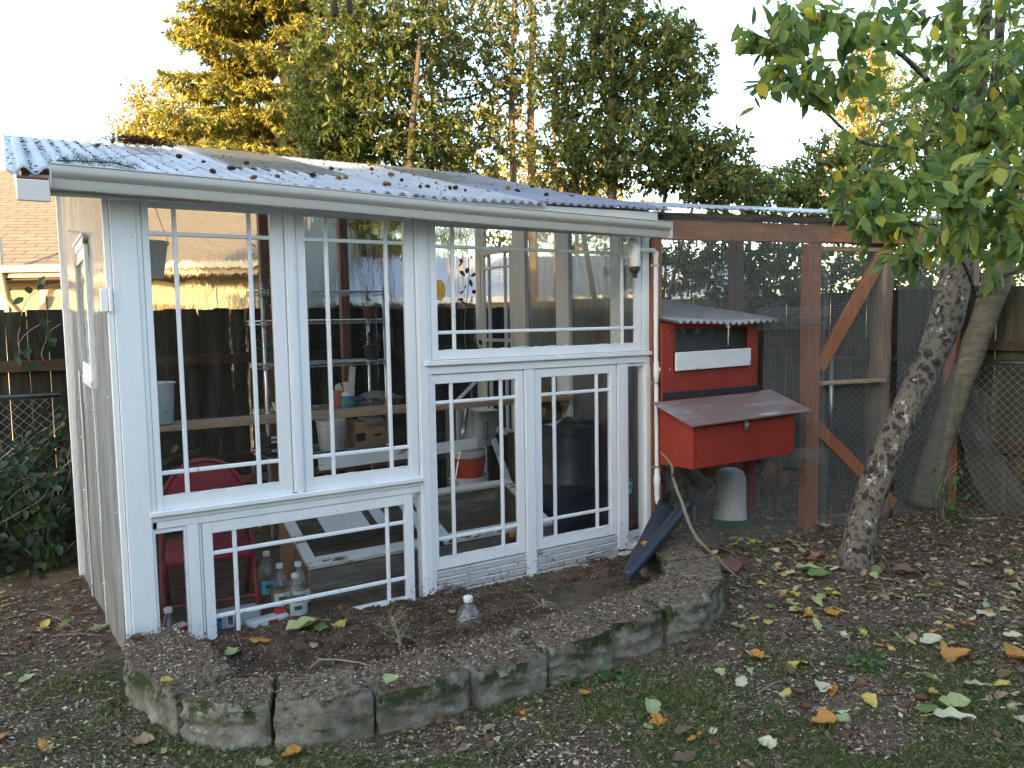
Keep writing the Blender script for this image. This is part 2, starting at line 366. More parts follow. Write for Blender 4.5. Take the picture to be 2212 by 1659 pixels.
FALL = {'yellow': (.62, .46, .10), 'pale green': (.42, .46, .20), 'green': (.17, .24, .06), 'orange': (.58, .26, .05), 'tan': (.42, .27, .15), 'brown': (.20, .115, .07), 'cream': (.66, .60, .38)}
for k, c in FALL.items():
    M['fall_'+k] = leafmat('fallen_leaf_'+k.replace(' ', '_'), [(0, c), (1, tuple(x*.9 for x in c))], .55, .15, .3, vein=1)

M['redleaf'] = leafmat('pink_pot_leaf', [(0, (.16, .03, .06)), (1, (.28, .06, .09))], .4, .3)
M['orangecap'] = pm('orange_cap', [(.7, .25, .03), (.6, .2, .03)], 5, .4, 0)

M['slat'] = pm('brown_slat', [(.22, .14, .09), (.15, .095, .06)], 4, .7, .3, 14, (.6, 6, 6), dirt=((.06, .045, .03), 6, .6, .1))
# ------------------------------------------------------------------ ground
def sstep(a, b, x):
    t = min(1, max(0, (x-a)/(b-a))); return t*t*(3-2*t)
def gz(x, y):
    z = -.085 - .03*sstep(1, 6, x) + .0*y
    z -= .05*sstep(.3, 2.2, y)*sstep(.6, -.4, x)
    z += .05*sstep(.45, -.05, abs(y+.02))*sstep(.4, -.05, x)*sstep(-.7, -.1, x)
    return z
def gzn(x, y):
    return gz(x, y) + .010*fbm(x, y, 2.2, 4, 3) + .006*fbm(x, y, 11, 3, 9)
def lawnmask(x, y):
    """1 where grass is thick"""
    n = fbm(x, y, 1.3, 3, 21)*.5+.5 + .35*fbm(x, y, 5, 2, 5)
    d = (x*.53+y*.85) # towards the scene
    near = sstep(-1.0, -2.5, y - .0*x) if x > .2 else 1
    w = n - .18
    c = CAM; l = (x-c.x)*RH.x+(y-c.y)*RH.y; dd = (x-c.x)*FH.x+(y-c.y)*FH.y
    w *= sstep(4.9, 3.1, dd) if l > -.2 else (sstep(4.0, 3.5, dd))
    return w
m, nt, out = newmat('garden_soil')
v = coords(nt)
f = noise(nt, v, 6, 10, .7)
f2 = noise(nt, v, 55, 6, .75)
col = ramp(nt, [(.30, (.055, .037, .023)), (.5, (.155, .105, .067)), (.68, (.27, .19, .125))], f)
col = mixc(nt, ramp(nt, [(.56, (0, 0, 0)), (.64, (1, 1, 1))], f2), col, (.34, .25, .165))
col = mixc(nt, ramp(nt, [(.36, (1, 1, 1)), (.43, (0, 0, 0))], f2), col, (.015, .010, .007))
far = N(nt, 'ShaderNodeVectorMath', operation='LENGTH'); tc = N(nt, 'ShaderNodeTexCoord'); nt.links.new(tc.outputs['Object'], far.inputs[0])
fm = N(nt, 'ShaderNodeMapRange'); fm.inputs[1].default_value = 11; fm.inputs[2].default_value = 15; nt.links.new(far.outputs['Value'], fm.inputs[0])
moss = ramp(nt, [(.50, (0, 0, 0)), (.62, (.8, .8, .8))], noise(nt, v, 1.7, 6, .65))
col = mixc(nt, moss, col, (.075, .095, .035))
col = mixc(nt, fm.outputs[0], col, (.06, .085, .03))
p = N(nt, 'ShaderNodeBsdfPrincipled'); nt.links.new(col, p.inputs['Base Color']); p.inputs['Roughness'].default_value = .95; p.inputs['Specular IOR Level'].default_value = .2
h = N(nt, 'ShaderNodeMath', operation='ADD'); nt.links.new(noise(nt, v, 28, 10, .75), h.inputs[0]); nt.links.new(noise(nt, v, 120, 4, .7), h.inputs[1])
nt.links.new(bump(nt, h.outputs[0], 1, .02), p.inputs['Normal']); nt.links.new(p.outputs[0], out.inputs[0])
M['soil'] = m
m2 = pm('bed_soil', [(.024, .015, .010), (.075, .048, .031), (.14, .094, .062)], 9, .95, 1, 34, bdist=.02, spec=.2, detail=10, dirt=((.20, .15, .11), 60, .645, .03))
M['bedsoil'] = m2
def groundP(xs, ys):
    return [(x, y, gzn(x, y)) for y in ys for x in xs]
def axis(lo, hi, step, far):
    a = list(np.arange(lo, hi+1e-6, step)); pre = []; s = step; x = lo
    while x > -far: s *= 1.5; x -= s; pre.append(x)
    post = []; s = step; x = hi
    while x < far: s *= 1.5; x += s; post.append(x)
    return pre[::-1]+a+post
xs = axis(-1.6, 7.6, .045, 130); ys = axis(-3.4, 1.6, .045, 130)
V = groundP(xs, ys); nx = len(xs)
F = [(j*nx+i, j*nx+i+1, (j+1)*nx+i+1, (j+1)*nx+i) for j in range(len(ys)-1) for i in range(nx-1)]
g = npmesh('ground', V, F, M['soil'], smooth=True); tag(g, kind='structure')

# vectorised look-up grids for height and outside mask
def scatter(n, x0, x1, y0, y1, dens):
    out = []
    X = rng.uniform(x0, x1, n); Y = rng.uniform(y0, y1, n); R = rng.random(n)
    for x, y, r in zip(X, Y, R):
        if r < dens(x, y): out.append((x, y))
    return out
BEDF = [(-.12, -.10), (-.07, -.50), (.06, -.96), (.37, -1.26), (.755, -1.42), (1.22, -1.42), (1.61, -1.44), (2.03, -1.45), (2.43, -1.42), (2.80, -1.36), (3.06, -1.22), (3.24, -1.03), (3.40, -.62), (3.50, -.1)]
def inpoly(x, y, P):
    c = False; j = len(P)-1
    for i in range(len(P)):
        if (P[i][1] > y) != (P[j][1] > y) and x < (P[j][0]-P[i][0])*(y-P[i][1])/(P[j][1]-P[i][1])+P[i][0]: c = not c
        j = i
    return c
def outside(x, y):
    if y > 0 and -.08 < x < 3.6: return False
    return not inpoly(x, y, BEDF)
GX0, GY0, GS = -1.8, -3.9, .04
_gx = np.arange(GX0, 7.4, GS); _gy = np.arange(GY0, 2.9, GS)
HG = np.array([[gzn(x, y) for x in _gx] for y in _gy]); OG = np.array([[1. if outside(x, y) else 0. for x in _gx] for y in _gy]); LG = np.array([[lawnmask(x, y) for x in _gx] for y in _gy])
def look(G, x, y):
    fx = np.clip((x-GX0)/GS, 0, len(_gx)-1.01); fy = np.clip((y-GY0)/GS, 0, len(_gy)-1.01); i = fx.astype(int); j = fy.astype(int); u = fx-i; v_ = fy-j
    return G[j, i]*(1-u)*(1-v_)+G[j, i+1]*u*(1-v_)+G[j+1, i]*(1-u)*v_+G[j+1, i+1]*u*v_
def vscatter(n, x0, x1, y0, y1, df):
    X = rng.uniform(x0, x1, n); Y = rng.uniform(y0, y1, n); k = rng.random(n) < df(X, Y)*(look(OG, X, Y) > .6); return X[k], Y[k]
def camd(X, Y): return np.hypot(X-CAM.x, Y-CAM.y)
X, Y = vscatter(1200000, -1.5, 4.8, -3.5, .6, lambda x, y: np.clip((look(LG, x, y)-.075)*2.2, 0, 1)*np.minimum(1, (2.6/camd(x, y))**1.6))
pts = np.stack([X, Y, look(HG, X, Y)-.004], 1)
n = len(pts)
az = rng.uniform(0, 2*PI, n); ln = rng.normal(.55, .35, n)
A = np.stack([np.cos(az)*ln, np.sin(az)*ln, np.full(n, .5)], 1)
V, F = blades(pts, A, np.cross(A, np.stack([-np.sin(az), np.cos(az), az*0], 1)), rng.uniform(.016, .050, n), rng.uniform(.0018, .0034, n), 0, .45, 'd')
M['grass'] = leafmat('grass_blade', [(0, (.09, .15, .04)), (.5, (.16, .24, .065)), (.7, (.27, .31, .10)), (.85, (.46, .38, .19)), (1, (.60, .50, .30))], .6, .3)
g = npmesh('grass', V, F, M['grass']); tag(g, kind='stuff')
print('grass', n)
# chips, needles and crumbs that cover the yard
def ddv(x, y): return np.minimum(1, (2.8/camd(x, y))**1.3)
def crumbs(name, pts, zf, mat, s0, s1, el=2.2):
    P = np.stack([pts[0], pts[1], look(HG, pts[0], pts[1])+.003], 1) if zf is None else np.array([(x, y, zf(x, y)+.003) for x, y in pts])
    n = len(P); az = rng.uniform(0, 2*PI, n); A = np.stack([np.cos(az), np.sin(az), rng.normal(0, .25, n)], 1)
    Nn = np.stack([rng.normal(0, .4, n), rng.normal(0, .4, n), np.ones(n)], 1)
    L = rng.uniform(s0, s1, n)**1.0
    V, F = blades(P, A, Nn, L, L/rng.uniform(1.2, el*2, n), .3, .1, 'd'); return npmesh(name, V, F, mat)
M['crumb'] = leafmat('bark_crumbs', [(0, (.06, .033, .02)), (.4, (.17, .10, .062)), (.7, (.33, .21, .135)), (.9, (.50, .37, .24)), (1, (.78, .67, .49))], .85, 0, .2)
g = crumbs('debris', vscatter(420000, -1.6, 7, -3.6, 1.8, ddv), None, M['crumb'], .006, .032); tag(g, kind='stuff')
M['needlelit'] = leafmat('dry_needles', [(0, (.14, .09, .055)), (.7, (.30, .21, .13)), (1, (.52, .42, .28))], .85, 0, .2)
g = crumbs('dry_needles', vscatter(30000, -1.6, 7, -3.6, 1.8, ddv), None, M['needlelit'], .02, .05, 14); tag(g, kind='stuff')

# bed of soil behind the blocks
def bedz(x, y):
    t = sstep(-1.25, -.1, y)
    z = -.01 - .035*t - .05*sstep(.8, 2.6, x)*t
    z += .025*math.exp(-((x-.75)**2+(y+.3)**2)/.12)
    z -= .09*math.exp(-(((x-2.65)/.42)**2+((y+.62)/.25)**2))
    z += .02*math.exp(-(((x-3.05)/.2)**2+((y+.25)/.2)**2))
    return z + .030*fbm(x, y, 5, 4, 33) + .022*fbm(x, y, 15, 4, 2)
xs = np.arange(-.06, 3.50, .018); ys = np.arange(-1.30, .0, .018); idx = {}; V = []; F = []
inner = [(p[0]*.97+.05, p[1]+.16) for p in BEDF]; inner[0] = (-.02, .1); inner[-1] = (3.46, .1)
for j, y in enumerate(ys):
    for i, x in enumerate(xs):
        if inpoly(x, y, inner) and not (y > -.035 and x < 3.46 and False):
            idx[(i, j)] = len(V); V.append((x, min(y, -.004), bedz(x, y)))
for (i, j) in idx:
    q = [(i, j), (i+1, j), (i+1, j+1), (i, j+1)]
    if all(k in idx for k in q): F.append([idx[k] for k in q])
g = npmesh('bed_soil', V, F, M['bedsoil'], smooth=True); tag(g, kind='structure')
def bedok(x, y): return 1 if inpoly(x, y, inner) and y < -.02 else 0
g = crumbs('soil_crumbs', scatter(36000, 0, 3.5, -1.3, -.02, bedok), bedz, M['crumb'], .004, .017); tag(g, kind='stuff')
# clods
P0 = scatter(1900, 0, 3.5, -1.25, -.03, bedok); V = []; F = []
ico = [(0, 0, 1), (.89, 0, .45), (.28, .85, .45), (-.72, .53, .45), (-.72, -.53, .45), (.28, -.85, .45), (.72, .53, -.45), (-.28, .85, -.45), (-.89, 0, -.45), (-.28, -.85, -.45), (.72, -.53, -.45), (0, 0, -1)]
icf = [(0, 1, 2), (0, 2, 3), (0, 3, 4), (0, 4, 5), (0, 5, 1), (1, 6, 2), (2, 7, 3), (3, 8, 4), (4, 9, 5), (5, 10, 1), (2, 6, 7), (3, 7, 8), (4, 8, 9), (5, 9, 10), (1, 10, 6), (11, 7, 6), (11, 8, 7), (11, 9, 8), (11, 10, 9), (11, 6, 10)]
def lumps(pts, zf, r0, r1):
    V = []; F = []
    for x, y in pts:
        r = random.uniform(r0, r1)*random.uniform(.4, 1); o = len(V); s = [random.uniform(.6, 1.2) for _ in range(3)]; a = random.uniform(0, 6)
        for p in ico:
            k = r*random.uniform(.75, 1.2); px, py = p[0]*s[0]*k, p[1]*s[1]*k
            V.append((x+px*math.cos(a)-py*math.sin(a), y+px*math.sin(a)+py*math.cos(a), zf(x, y)+p[2]*s[2]*k*.7))
        F += [tuple(i+o for i in f) for f in icf]
    return V, F
V, F = lumps(P0, bedz, .006, .024); g = npmesh('soil_clods', V, F, M['bedsoil'], smooth=True); tag(g, kind='stuff')

# ------------------------------------------------------------------ retaining blocks
def blockmat():
    m, nt, out = newmat('mossy_concrete')
    v = coords(nt); g = N(nt, 'ShaderNodeNewGeometry')
    col = ramp(nt, [(.32, (.11, .098, .074)), (.5, (.235, .21, .165)), (.66, (.40, .37, .30))], noise(nt, v, 7, 10, .7))
    mossf = ramp(nt, [(.46, (0, 0, 0)), (.53, (1, 1, 1))], noise(nt, v, 5.5, 10, .75))
    sep = N(nt, 'ShaderNodeSeparateXYZ'); nt.links.new(g.outputs['Normal'], sep.inputs[0])
    sp = N(nt, 'ShaderNodeSeparateXYZ'); nt.links.new(g.outputs['Position'], sp.inputs[0])
    hi = N(nt, 'ShaderNodeMapRange'); hi.inputs[1].default_value = -.06; hi.inputs[2].default_value = .06; nt.links.new(sp.outputs['Z'], hi.inputs[0])
    mm = N(nt, 'ShaderNodeMath', operation='MULTIPLY'); nt.links.new(mossf, mm.inputs[0]); nt.links.new(hi.outputs[0], mm.inputs[1])
    col = mixc(nt, mm.outputs[0], col, mixc(nt, noise(nt, v, 60, 4), (.022, .032, .008), (.065, .075, .022)))
    lic = ramp(nt, [(.66, (0, 0, 0)), (.70, (1, 1, 1))], noise(nt, v, 11, 8, .7)); col = mixc(nt, lic, col, (.42, .41, .36))
    top = N(nt, 'ShaderNodeMapRange'); top.inputs[1].default_value = .75; top.inputs[2].default_value = .95; nt.links.new(sep.outputs['Z'], top.inputs[0])
    dirt = ramp(nt, [(.36, (.045, .032, .020)), (.50, (.14, .098, .064)), (.60, (.28, .21, .145)), (.68, (.09, .088, .032))], noise(nt, v, 30, 10, .8))
    tm = N(nt, 'ShaderNodeMath', operation='MULTIPLY'); nt.links.new(top.outputs[0], tm.inputs[0]); nt.links.new(ramp(nt, [(.32, (.15, .15, .15)), (.42, (1, 1, 1))], noise(nt, v, 6, 6, .7)), tm.inputs[1])
    col = mixc(nt, tm.outputs[0], col, dirt)
    p = N(nt, 'ShaderNodeBsdfPrincipled'); nt.links.new(col, p.inputs['Base Color']); p.inputs['Roughness'].default_value = .93; p.inputs['Specular IOR Level'].default_value = .2
    nt.links.new(bump(nt, noise(nt, v, 45, 10, .75), .9, .012), p.inputs['Normal']); nt.links.new(p.outputs[0], out.inputs[0]); return m
M['block'] = blockmat()
def block(front, inward, label, zt=.10, zb=-.13, split=False):
    """front: list of 2-D points along the outer face; inward: the back points in the same order"""
    me_v = []; fs = []
    per = front + inward[::-1]
    # resample perimeter
    P = []
    for i in range(len(per)):
        a, b = Vector(per[i]), Vector(per[(i+1) % len(per)]); L = (b-a).length; n = max(1, int(L/.016))
        for k in range(n): P.append((a + (b-a)*(k/n), i < len(front)-1))
    c = sum((p for p, _ in P), Vector((0, 0)))/len(P); nz = 14
    for j in range(nz):
        t = j/(nz-1); z = zb + (zt-zb)*t
        for p, fr in P:
            d = (p-c).normalized(); k = .009 if fr else .003
            off = k*fbm(p.x+z*2, p.y+z*3, 9, 4, 7)*2 - (.008 if j == nz-1 else 0)
            if split and fr:
                pass
            q = p + d*off; me_v.append((q.x, q.y, z + .004*fbm(p.x, p.y, 12, 2, 3)*(j == nz-1)))
    n = len(P)
    for j in range(nz-1):
        for i in range(n):
            a = j*n+i; b = j*n+(i+1) % n; fs.append((a, b, b+n, a+n))
    # top: rings shrinking to the centre
    base = (nz-1)*n; rings = 7
    for r in range(1, rings):
        s = 1-r/rings
        for i, (p, fr) in enumerate(P):
            q = c + (p-c)*s; me_v.append((q.x, q.y, zt + .006 + .008*fbm(q.x, q.y, 14, 4, 5)))
        for i in range(n):
            a = base+(r-1)*n+i; b = base+(r-1)*n+(i+1) % n
            fs.append((a, b, b+n, a+n))
    me_v.append((c.x, c.y, zt+.007)); L = len(me_v)-1; o = base+(rings-1)*n
    for i in range(n): fs.append((o+i, o+(i+1) % n, L))
    me = bpy.data.meshes.new('retaining_block'); me.from_pydata(me_v, [], fs); me.update(); me.materials.append(M['block']); me.shade_smooth(); me.set_sharp_from_angle(angle=math.radians(50))
    b = link('retaining_block', me); return tag(b, label, 'retaining block', 'concrete blocks edging the raised bed')
BT = []
def blk(pf, pb, label, **k):
    random.seed(int(pf[0][0]*1000)); k.setdefault('zt', .10); k['zt'] += random.uniform(-.012, .010)
    pf = [Vector(p) for p in pf]; pb = [Vector(p) for p in pb]; c_ = sum(pb, Vector((0, 0)))/len(pb); a_, b_ = pf[0], pf[-1]; w_ = (b_-a_).normalized()
    pf = [a_+(c_-a_).normalized()*.014-w_*.004, a_+w_*.018] + pf[1:-1] + [b_-w_*.018, b_+(c_-b_).normalized()*.014+w_*.004]
    block([tuple(p) for p in pf], [tuple(p) for p in pb], label, **k); BT.append([tuple(p) for p in pf]+[tuple(p) for p in pb][::-1])
blk([(-.05, -.13), (-.085, -.50), (.055, -.955)], [(.20, -.16), (.29, -.45), (.33, -.86)], 'large leftmost mossy block, against the white corner post')
blk([(.065, -.985), (.20, -1.17), (.37, -1.255)], [(.30, -.90), (.40, -.95), (.47, -1.0)], 'mossy block with a yellow leaf on top, second from the left end')
blk([(.385, -1.26), (.55, -1.37), (.765, -1.415)], [(.49, -1.0), (.6, -1.08), (.78, -1.12)], 'wide block with a dark moss patch, third from the left end')
blk([(.78, -1.415), (1.0, -1.45), (1.23, -1.415)], [(.80, -1.12), (1.0, -1.14), (1.18, -1.13)], 'mossy block just left of the grooved block')
blk([(1.25, -1.47), (1.43, -1.47), (1.62, -1.47)], [(1.20, -1.14), (1.42, -1.15), (1.60, -1.15)], 'flat faced grooved block left of the green weed', zt=.09)
blk([(1.64, -1.46), (1.83, -1.47), (2.04, -1.44)], [(1.62, -1.14), (1.84, -1.12), (2.03, -1.10)], 'block with white lichen standing behind the green weed')
blk([(2.06, -1.36), (2.22, -1.42), (2.44, -1.38)], [(2.05, -1.09), (2.25, -1.08), (2.44, -1.05)], 'pale block just right of the one with white lichen')
blk([(2.46, -1.39), (2.70, -1.41), (2.98, -1.27)], [(2.46, -1.06), (2.68, -1.03), (2.80, -.98)], 'broad crumb covered block at the right front corner of the bed')
blk([(3.0, -1.26), (3.17, -1.12), (3.29, -.92)], [(2.82, -.97), (2.88, -.90), (2.98, -.80)], 'block with whitish broken edge below the black trough', zt=.115)
blk([(3.30, -.90), (3.37, -.68), (3.43, -.40)], [(3.00, -.78), (3.05, -.62), (3.10, -.42)], 'bright green mossy block nearest the wire netting', zt=.115)
def onblock(x, y): return any(inpoly(x, y, b) for b in BT)
def topz(x, y): return .112
g = crumbs('block_debris', scatter(60000, -.1, 3.5, -1.5, -.1, lambda x, y: .9 if onblock(x, y) else 0), topz, M['crumb'], .006, .022); tag(g, kind='stuff')
def surfz(x, y):
    if onblock(x, y): return .115
    if inpoly(x, y, inner): return bedz(x, y)
    return gzn(x, y)

# ------------------------------------------------------------------ greenhouse
for nm in ('paint', 'paint_low'):
    m = M[nm]; nt = m.node_tree; p = [n for n in nt.nodes if n.type == 'BSDF_PRINCIPLED'][0]; src = p.inputs['Base Color'].links[0].from_socket
    g = N(nt, 'ShaderNodeNewGeometry'); sp = N(nt, 'ShaderNodeSeparateXYZ'); nt.links.new(g.outputs['Position'], sp.inputs[0])
    mr = N(nt, 'ShaderNodeMapRange'); mr.inputs[1].default_value = .22; mr.inputs[2].default_value = -.10; mr.inputs[3].default_value = 0; mr.inputs[4].default_value = .13; nt.links.new(sp.outputs['Z'], mr.inputs[0])
    ad = N(nt, 'ShaderNodeMath', operation='ADD'); nt.links.new(noise(nt, g.outputs['Position'], 30, 8, .75), ad.inputs[0]); nt.links.new(mr.outputs[0], ad.inputs[1])
    col = mixc(nt, ramp(nt, [(.66, (0, 0, 0)), (.70, (1, 1, 1))], ad.outputs[0]), src, (.13, .085, .055)); nt.links.new(col, p.inputs['Base Color'])
GH = thing('greenhouse', 'white lean-to greenhouse built of old sash windows under a corrugated roof', 'greenhouse', (0, 0, 0))
def ghp(name, mb, mat, **k): return mb.build(name, M[mat] if isinstance(mat, str) else mat, GH, **k)
# window sashes: (name, outer x0,x1,z0,z1, glass x0,x1,z0,z1, muntin xs, muntin zs)
def sash(o, gl, mx, mz, lab=None, y0=-.012, th=.035, parent=None, mw=.022):
    mb = MB(); ox0, ox1, oz0, oz1 = o; gx0, gx1, gz0, gz1 = gl
    ya, yb = y0-th/2, y0+th/2
    mb.box(ox0, gx0, ya, yb, oz0, oz1); mb.box(gx1, ox1, ya, yb, oz0, oz1)
    mb.box(gx0, gx1, ya+.001, yb-.001, gz1, oz1); mb.box(gx0, gx1, ya+.001, yb-.001, oz0, gz0)
    for x in mx: mb.box(x-mw/2, x+mw/2, ya+.006, yb-.006, gz0-.004, gz1+.004, .004)
    for z in mz:
        for a, b in zip([gx0]+list(mx), list(mx)+[gx1]):
            mb.box(a-.003 if a == gx0 else a+mw/2-.001, b+.003 if b == gx1 else b-mw/2+.001, ya+.007, yb-.007, z-mw/2, z+mw/2, .004)
    w = mb.build('window', M['paint'], parent or GH)
    if lab: w['label'] = lab
    pn = MB(); pn.box(gx0-.004, gx1+.004, y0-.0015, y0+.0015, gz0-.004, gz1+.004, .0005)
    # one sheet only: front face
    pn = MB(); pn.add([(gx0-.004, y0, gz0-.004), (gx1+.004, y0, gz0-.004), (gx1+.004, y0, gz1+.004), (gx0-.004, y0, gz1+.004)], [(0, 1, 2, 3)])
    pn.build('pane', M['pane'], w)
    # lumpy putty and paint edges round the glass
    pt = MB()
    random.seed(int(gx0*1000))
    for z, s in ((gz0, 1), ):
        x = gx0
        while x < gx1-.05:
            L = random.uniform(.05, .2); x2 = min(gx1, x+L)
            if random.random() < .8: pt.tube([(x, ya+.004, z), ((x+x2)/2, ya+.003, z+random.uniform(0, .004)), (x2, ya+.004, z)], [.002, random.uniform(.004, .007), .002], 6)
            x = x2+.01
    pt.build('putty', M['whitel'], w, smooth=True)
    return w
sash((.145, .862, .70, 2.30), (.179, .791, .772, 2.265), (.302, .680), (.893, 2.135), 'tall casement nearest the left corner')
sash((.932, 1.652, .70, 2.30), (.983, 1.589, .772, 2.265), (1.108, 1.475), (.893, 2.135), 'tall casement in the middle of the front')
sash((1.757, 3.472, 1.42, 2.30), (1.805, 3.418, 1.477, 2.248), (1.925, 3.300), (1.590, 2.125), 'wide upper window with an orange sticker')
sash((1.722, 2.432, .082, 1.328), (1.776, 2.375, .156, 1.269), (1.893, 2.262), (.278, 1.150), 'lower casement showing stacked buckets')
sash((2.518, 3.232, .082, 1.328), (2.576, 3.173, .156, 1.269), (2.690, 3.060), (.278, 1.150), 'lower casement showing a dark barrel')
sash((.362, 1.602, -.12, .600), (.414, 1.545, -.047, .538), (.530, 1.432), (.072, .425), 'wide low window showing a red chair')
# posts and trim of the front
mb = MB()
mb.box(.0, .118, -.045, .06, -.03, 2.30); mb.box(.118, .143, -.034, .03, .60, 2.30)
ghp('corner_post', mb, 'paint')
mb = MB(); mb.box(.866, .928, -.040, .03, .705, 2.30); mb.box(.880, .914, -.047, -.040, .70, 2.29, .002)
ghp('mullion', mb, 'paint')
mb = MB(); mb.box(1.656, 1.752, -.036, .04, -.08, 2.30); mb.box(1.668, 1.722, -.046, -.036, -.08, 2.29, .003)
ghp('mullion', mb, 'paint')
mb = MB(); mb.box(3.476, 3.545, -.036, .06, 1.42, 2.30); mb.box(3.50, 3.547, -.038, .05, -.02, 1.34); mb.box(3.503, 3.545, -.046, -.038, .0, 1.30, .003)
ghp('end_post', mb, 'paint')
mb = MB(); mb.box(.118, 1.655, -.040, .03, .645, .698); mb.box(.110, 1.664, -.062, .02, .672, .700, .004); mb.box(.118, 1.655, -.034, .03, .603, .643)
ghp('window_sill', mb, 'paint')
mb = MB(); mb.box(1.70, 3.546, -.040, .03, 1.332, 1.385); mb.box(1.70, 3.552, -.062, .02, 1.386, 1.417, .004)
ghp('window_sill', mb, 'paint')
mb = MB(); mb.box(.284, .343, -.038, .03, -.10, .602); mb.box(.346, .359, -.026, .02, -.10, .602, .002)
ghp('mullion', mb, 'paint')
mb = MB(); mb.box(2.437, 2.512, -.042, .03, -.075, 1.330)
ghp('mullion', mb, 'paint')
mb = MB(); mb.box(3.238, 3.328, -.038, .03, -.04, 1.330)
ghp('mullion', mb, 'paint')
mb = MB(); mb.box(.119, .132, -.028, .02, -.06, .602, .002); mb.box(.272, .283, -.026, .02, -.06, .602, .002); mb.box(.132, .272, -.026, .02, .578, .601, .002)
w = ghp('side_light', mb, 'paint'); w['label'] = 'narrow pane beside the left corner post'
q = MB(); q.add([(.132, -.008, -.07), (.272, -.008, -.07), (.272, -.008, .578), (.132, -.008, .578)], [(0, 1, 2, 3)]); q.build('pane', M['pane'], w)
mb = MB(); mb.box(3.330, 3.345, -.026, .02, -.02, 1.330, .002); mb.box(3.490, 3.499, -.026, .02, -.02, 1.330, .002); mb.box(3.345, 3.490, -.026, .02, 1.308, 1.329, .002); mb.box(3.330, 3.499, -.034, .02, -.055, -.022, .002)
w = ghp('side_light', mb, 'paint'); w['label'] = 'tall narrow pane beside the right end post'
q = MB(); q.add([(3.345, -.008, -.03), (3.490, -.008, -.03), (3.490, -.008, 1.31), (3.345, -.008, 1.31)], [(0, 1, 2, 3)]); q.build('pane', M['pane'], w)
# clapboards below the lower windows
mb = MB()
for (a, b) in ((1.70, 2.436), (2.513, 3.237)):
    for k in range(5):
        z1 = .076-.048*k
        mb.frame(((a+b)/2, -.024, z1-.026), ((b-a)/2, 0, 0), (0, .006, 0), (0, -.009, .022), .0015)
mb.box(3.238, 3.50, -.03, -.01, -.115, -.062, .003)
mb.box(1.70, 3.5, .0, .02, -.2, .07)
mb.box(0, 1.66, -.02, .02, -.25, -.122)
ghp('siding', mb, 'paint_low')
# header behind the gutter
mb = MB(); mb.box(-.0, 3.578, -.03, .04, 2.301, 2.345); ghp('header', mb, 'paint')
# roof
def rz_(x, y): return 2.44 + .258*y + .03*sstep(1.5, 3.6, x)*(1-sstep(0, 1.5, y)) - .012*(1-sstep(-.4, 1.2, x))
def corr(x0, x1, y0, y1, per, amp, up, mat, ny=14, sag=.006, lab=None):
    nx = int((x1-x0)/per*8)+1; mb = MB()
    def P(u, v):
        x = x0+(x1-x0)*u; y = y0+(y1-y0)*v
        return (x, y, rz_(x, y)+up+amp*math.cos(2*PI*x/per)+sag*fbm(x*2, y, 1.2, 2, 6))
    mb.grid(P, nx, ny); o = ghp('roof_sheet', mb, mat, smooth=True)
    md = o.modifiers.new('s', 'SOLIDIFY'); md.thickness = .0022
    if lab: o['label'] = lab
    return o
corr(-.42, .84, -.24, 2.75, .088, .017, .0, 'roofw', 20)
corr(.80, 1.66, -.235, .86, .088, .016, .006, 'roofw')
corr(1.60, 2.50, -.23, 2.75, .068, .013, .004, 'roofw', 20)
corr(2.46, 3.64, -.20, 1.10, .068, .010, .008, 'roofp')
corr(3.02, 3.64, 1.05, 2.80, .068, .010, .004, 'roofp', 16)
def flatpanel(x0, x1, y0, y1, up, skew=0):
    mb = MB()
    def P(u, v):
        x = x0+(x1-x0)*u+skew*v; y = y0+(y1-y0)*v
        rib = .007*(1 if abs((v*5) % 1-.5) < .07 else 0)
        return (x, y, rz_(x, y)+up+.006*fbm(x, y, 1.5, 2, 3)-rib)
    mb.grid(P, 24, 70); o = ghp('roof_panel', mb, 'roofb', smooth=True); o.modifiers.new('s', 'SOLIDIFY').thickness = .002; o['label'] = 'smooth beige roof panel'
flatpanel(.80, 1.64, .80, 2.85, .016); flatpanel(2.47, 3.08, 1.02, 2.85, .014, .1)
mb = MB()
for y in (.02, .75, 1.5, 2.2, 2.65): mb.bar((-.36, y, rz_(0, y)-.055), (3.58, y, rz_(3.5, y)-.055), .038, .07)
ghp('rafter', mb, 'beamwood')
mb = MB(); mb.bar((-.33, -.165, 2.318), (3.50, -.165, 2.362), .025, .092)
mb.box(-.385, -.255, -.262, -.24, 2.232, 2.328); mb.bar((-.375, -.24, 2.285), (-.375, 2.75, 3.02), .02, .09)
ghp('fascia', mb, 'gutter')
mb = MB(); mb.bar((-.38, -.24, 2.338), (-.26, -.24, 2.338), .02, .010); ghp('sheet_batten', mb, 'beamwood')
# gutter: K profile swept in x, falling a little to the right
prof = [(-.170, .085), (-.170, .0), (-.245, .0), (-.252, .012), (-.258, .045), (-.283, .062), (-.290, .078), (-.290, .100), (-.296, .104), (-.296, .108), (-.283, .108), (-.283, .080), (-.250, .060), (-.244, .010), (-.176, .008), (-.176, .085)]
mb = MB(); vs = []; xs_ = np.linspace(-.25, 3.535, 14)
for x in xs_:
    t = (x+.25)/3.785; dz = 2.297-.078*t + .003*math.sin(x*2.3); k = 1 + (.12 if x > 3.5 else 0)
    for y, z in prof: vs.append((x, y, dz+z))
n = len(prof); fs = [(i*n+k, (i+1)*n+k, (i+1)*n+(k+1) % n, i*n+(k+1) % n) for i in range(len(xs_)-1) for k in range(n)]
fs.append(tuple(range(8))+(12, 13, 14)[:0]); mb.add(vs, fs)
for xx, dz in ((-.25, 2.297), (3.535, 2.219)):
    mb.frame((xx, -.232, dz+.045), (.0015, 0, 0), (0, .056, 0), (0, 0, .046), .0004)
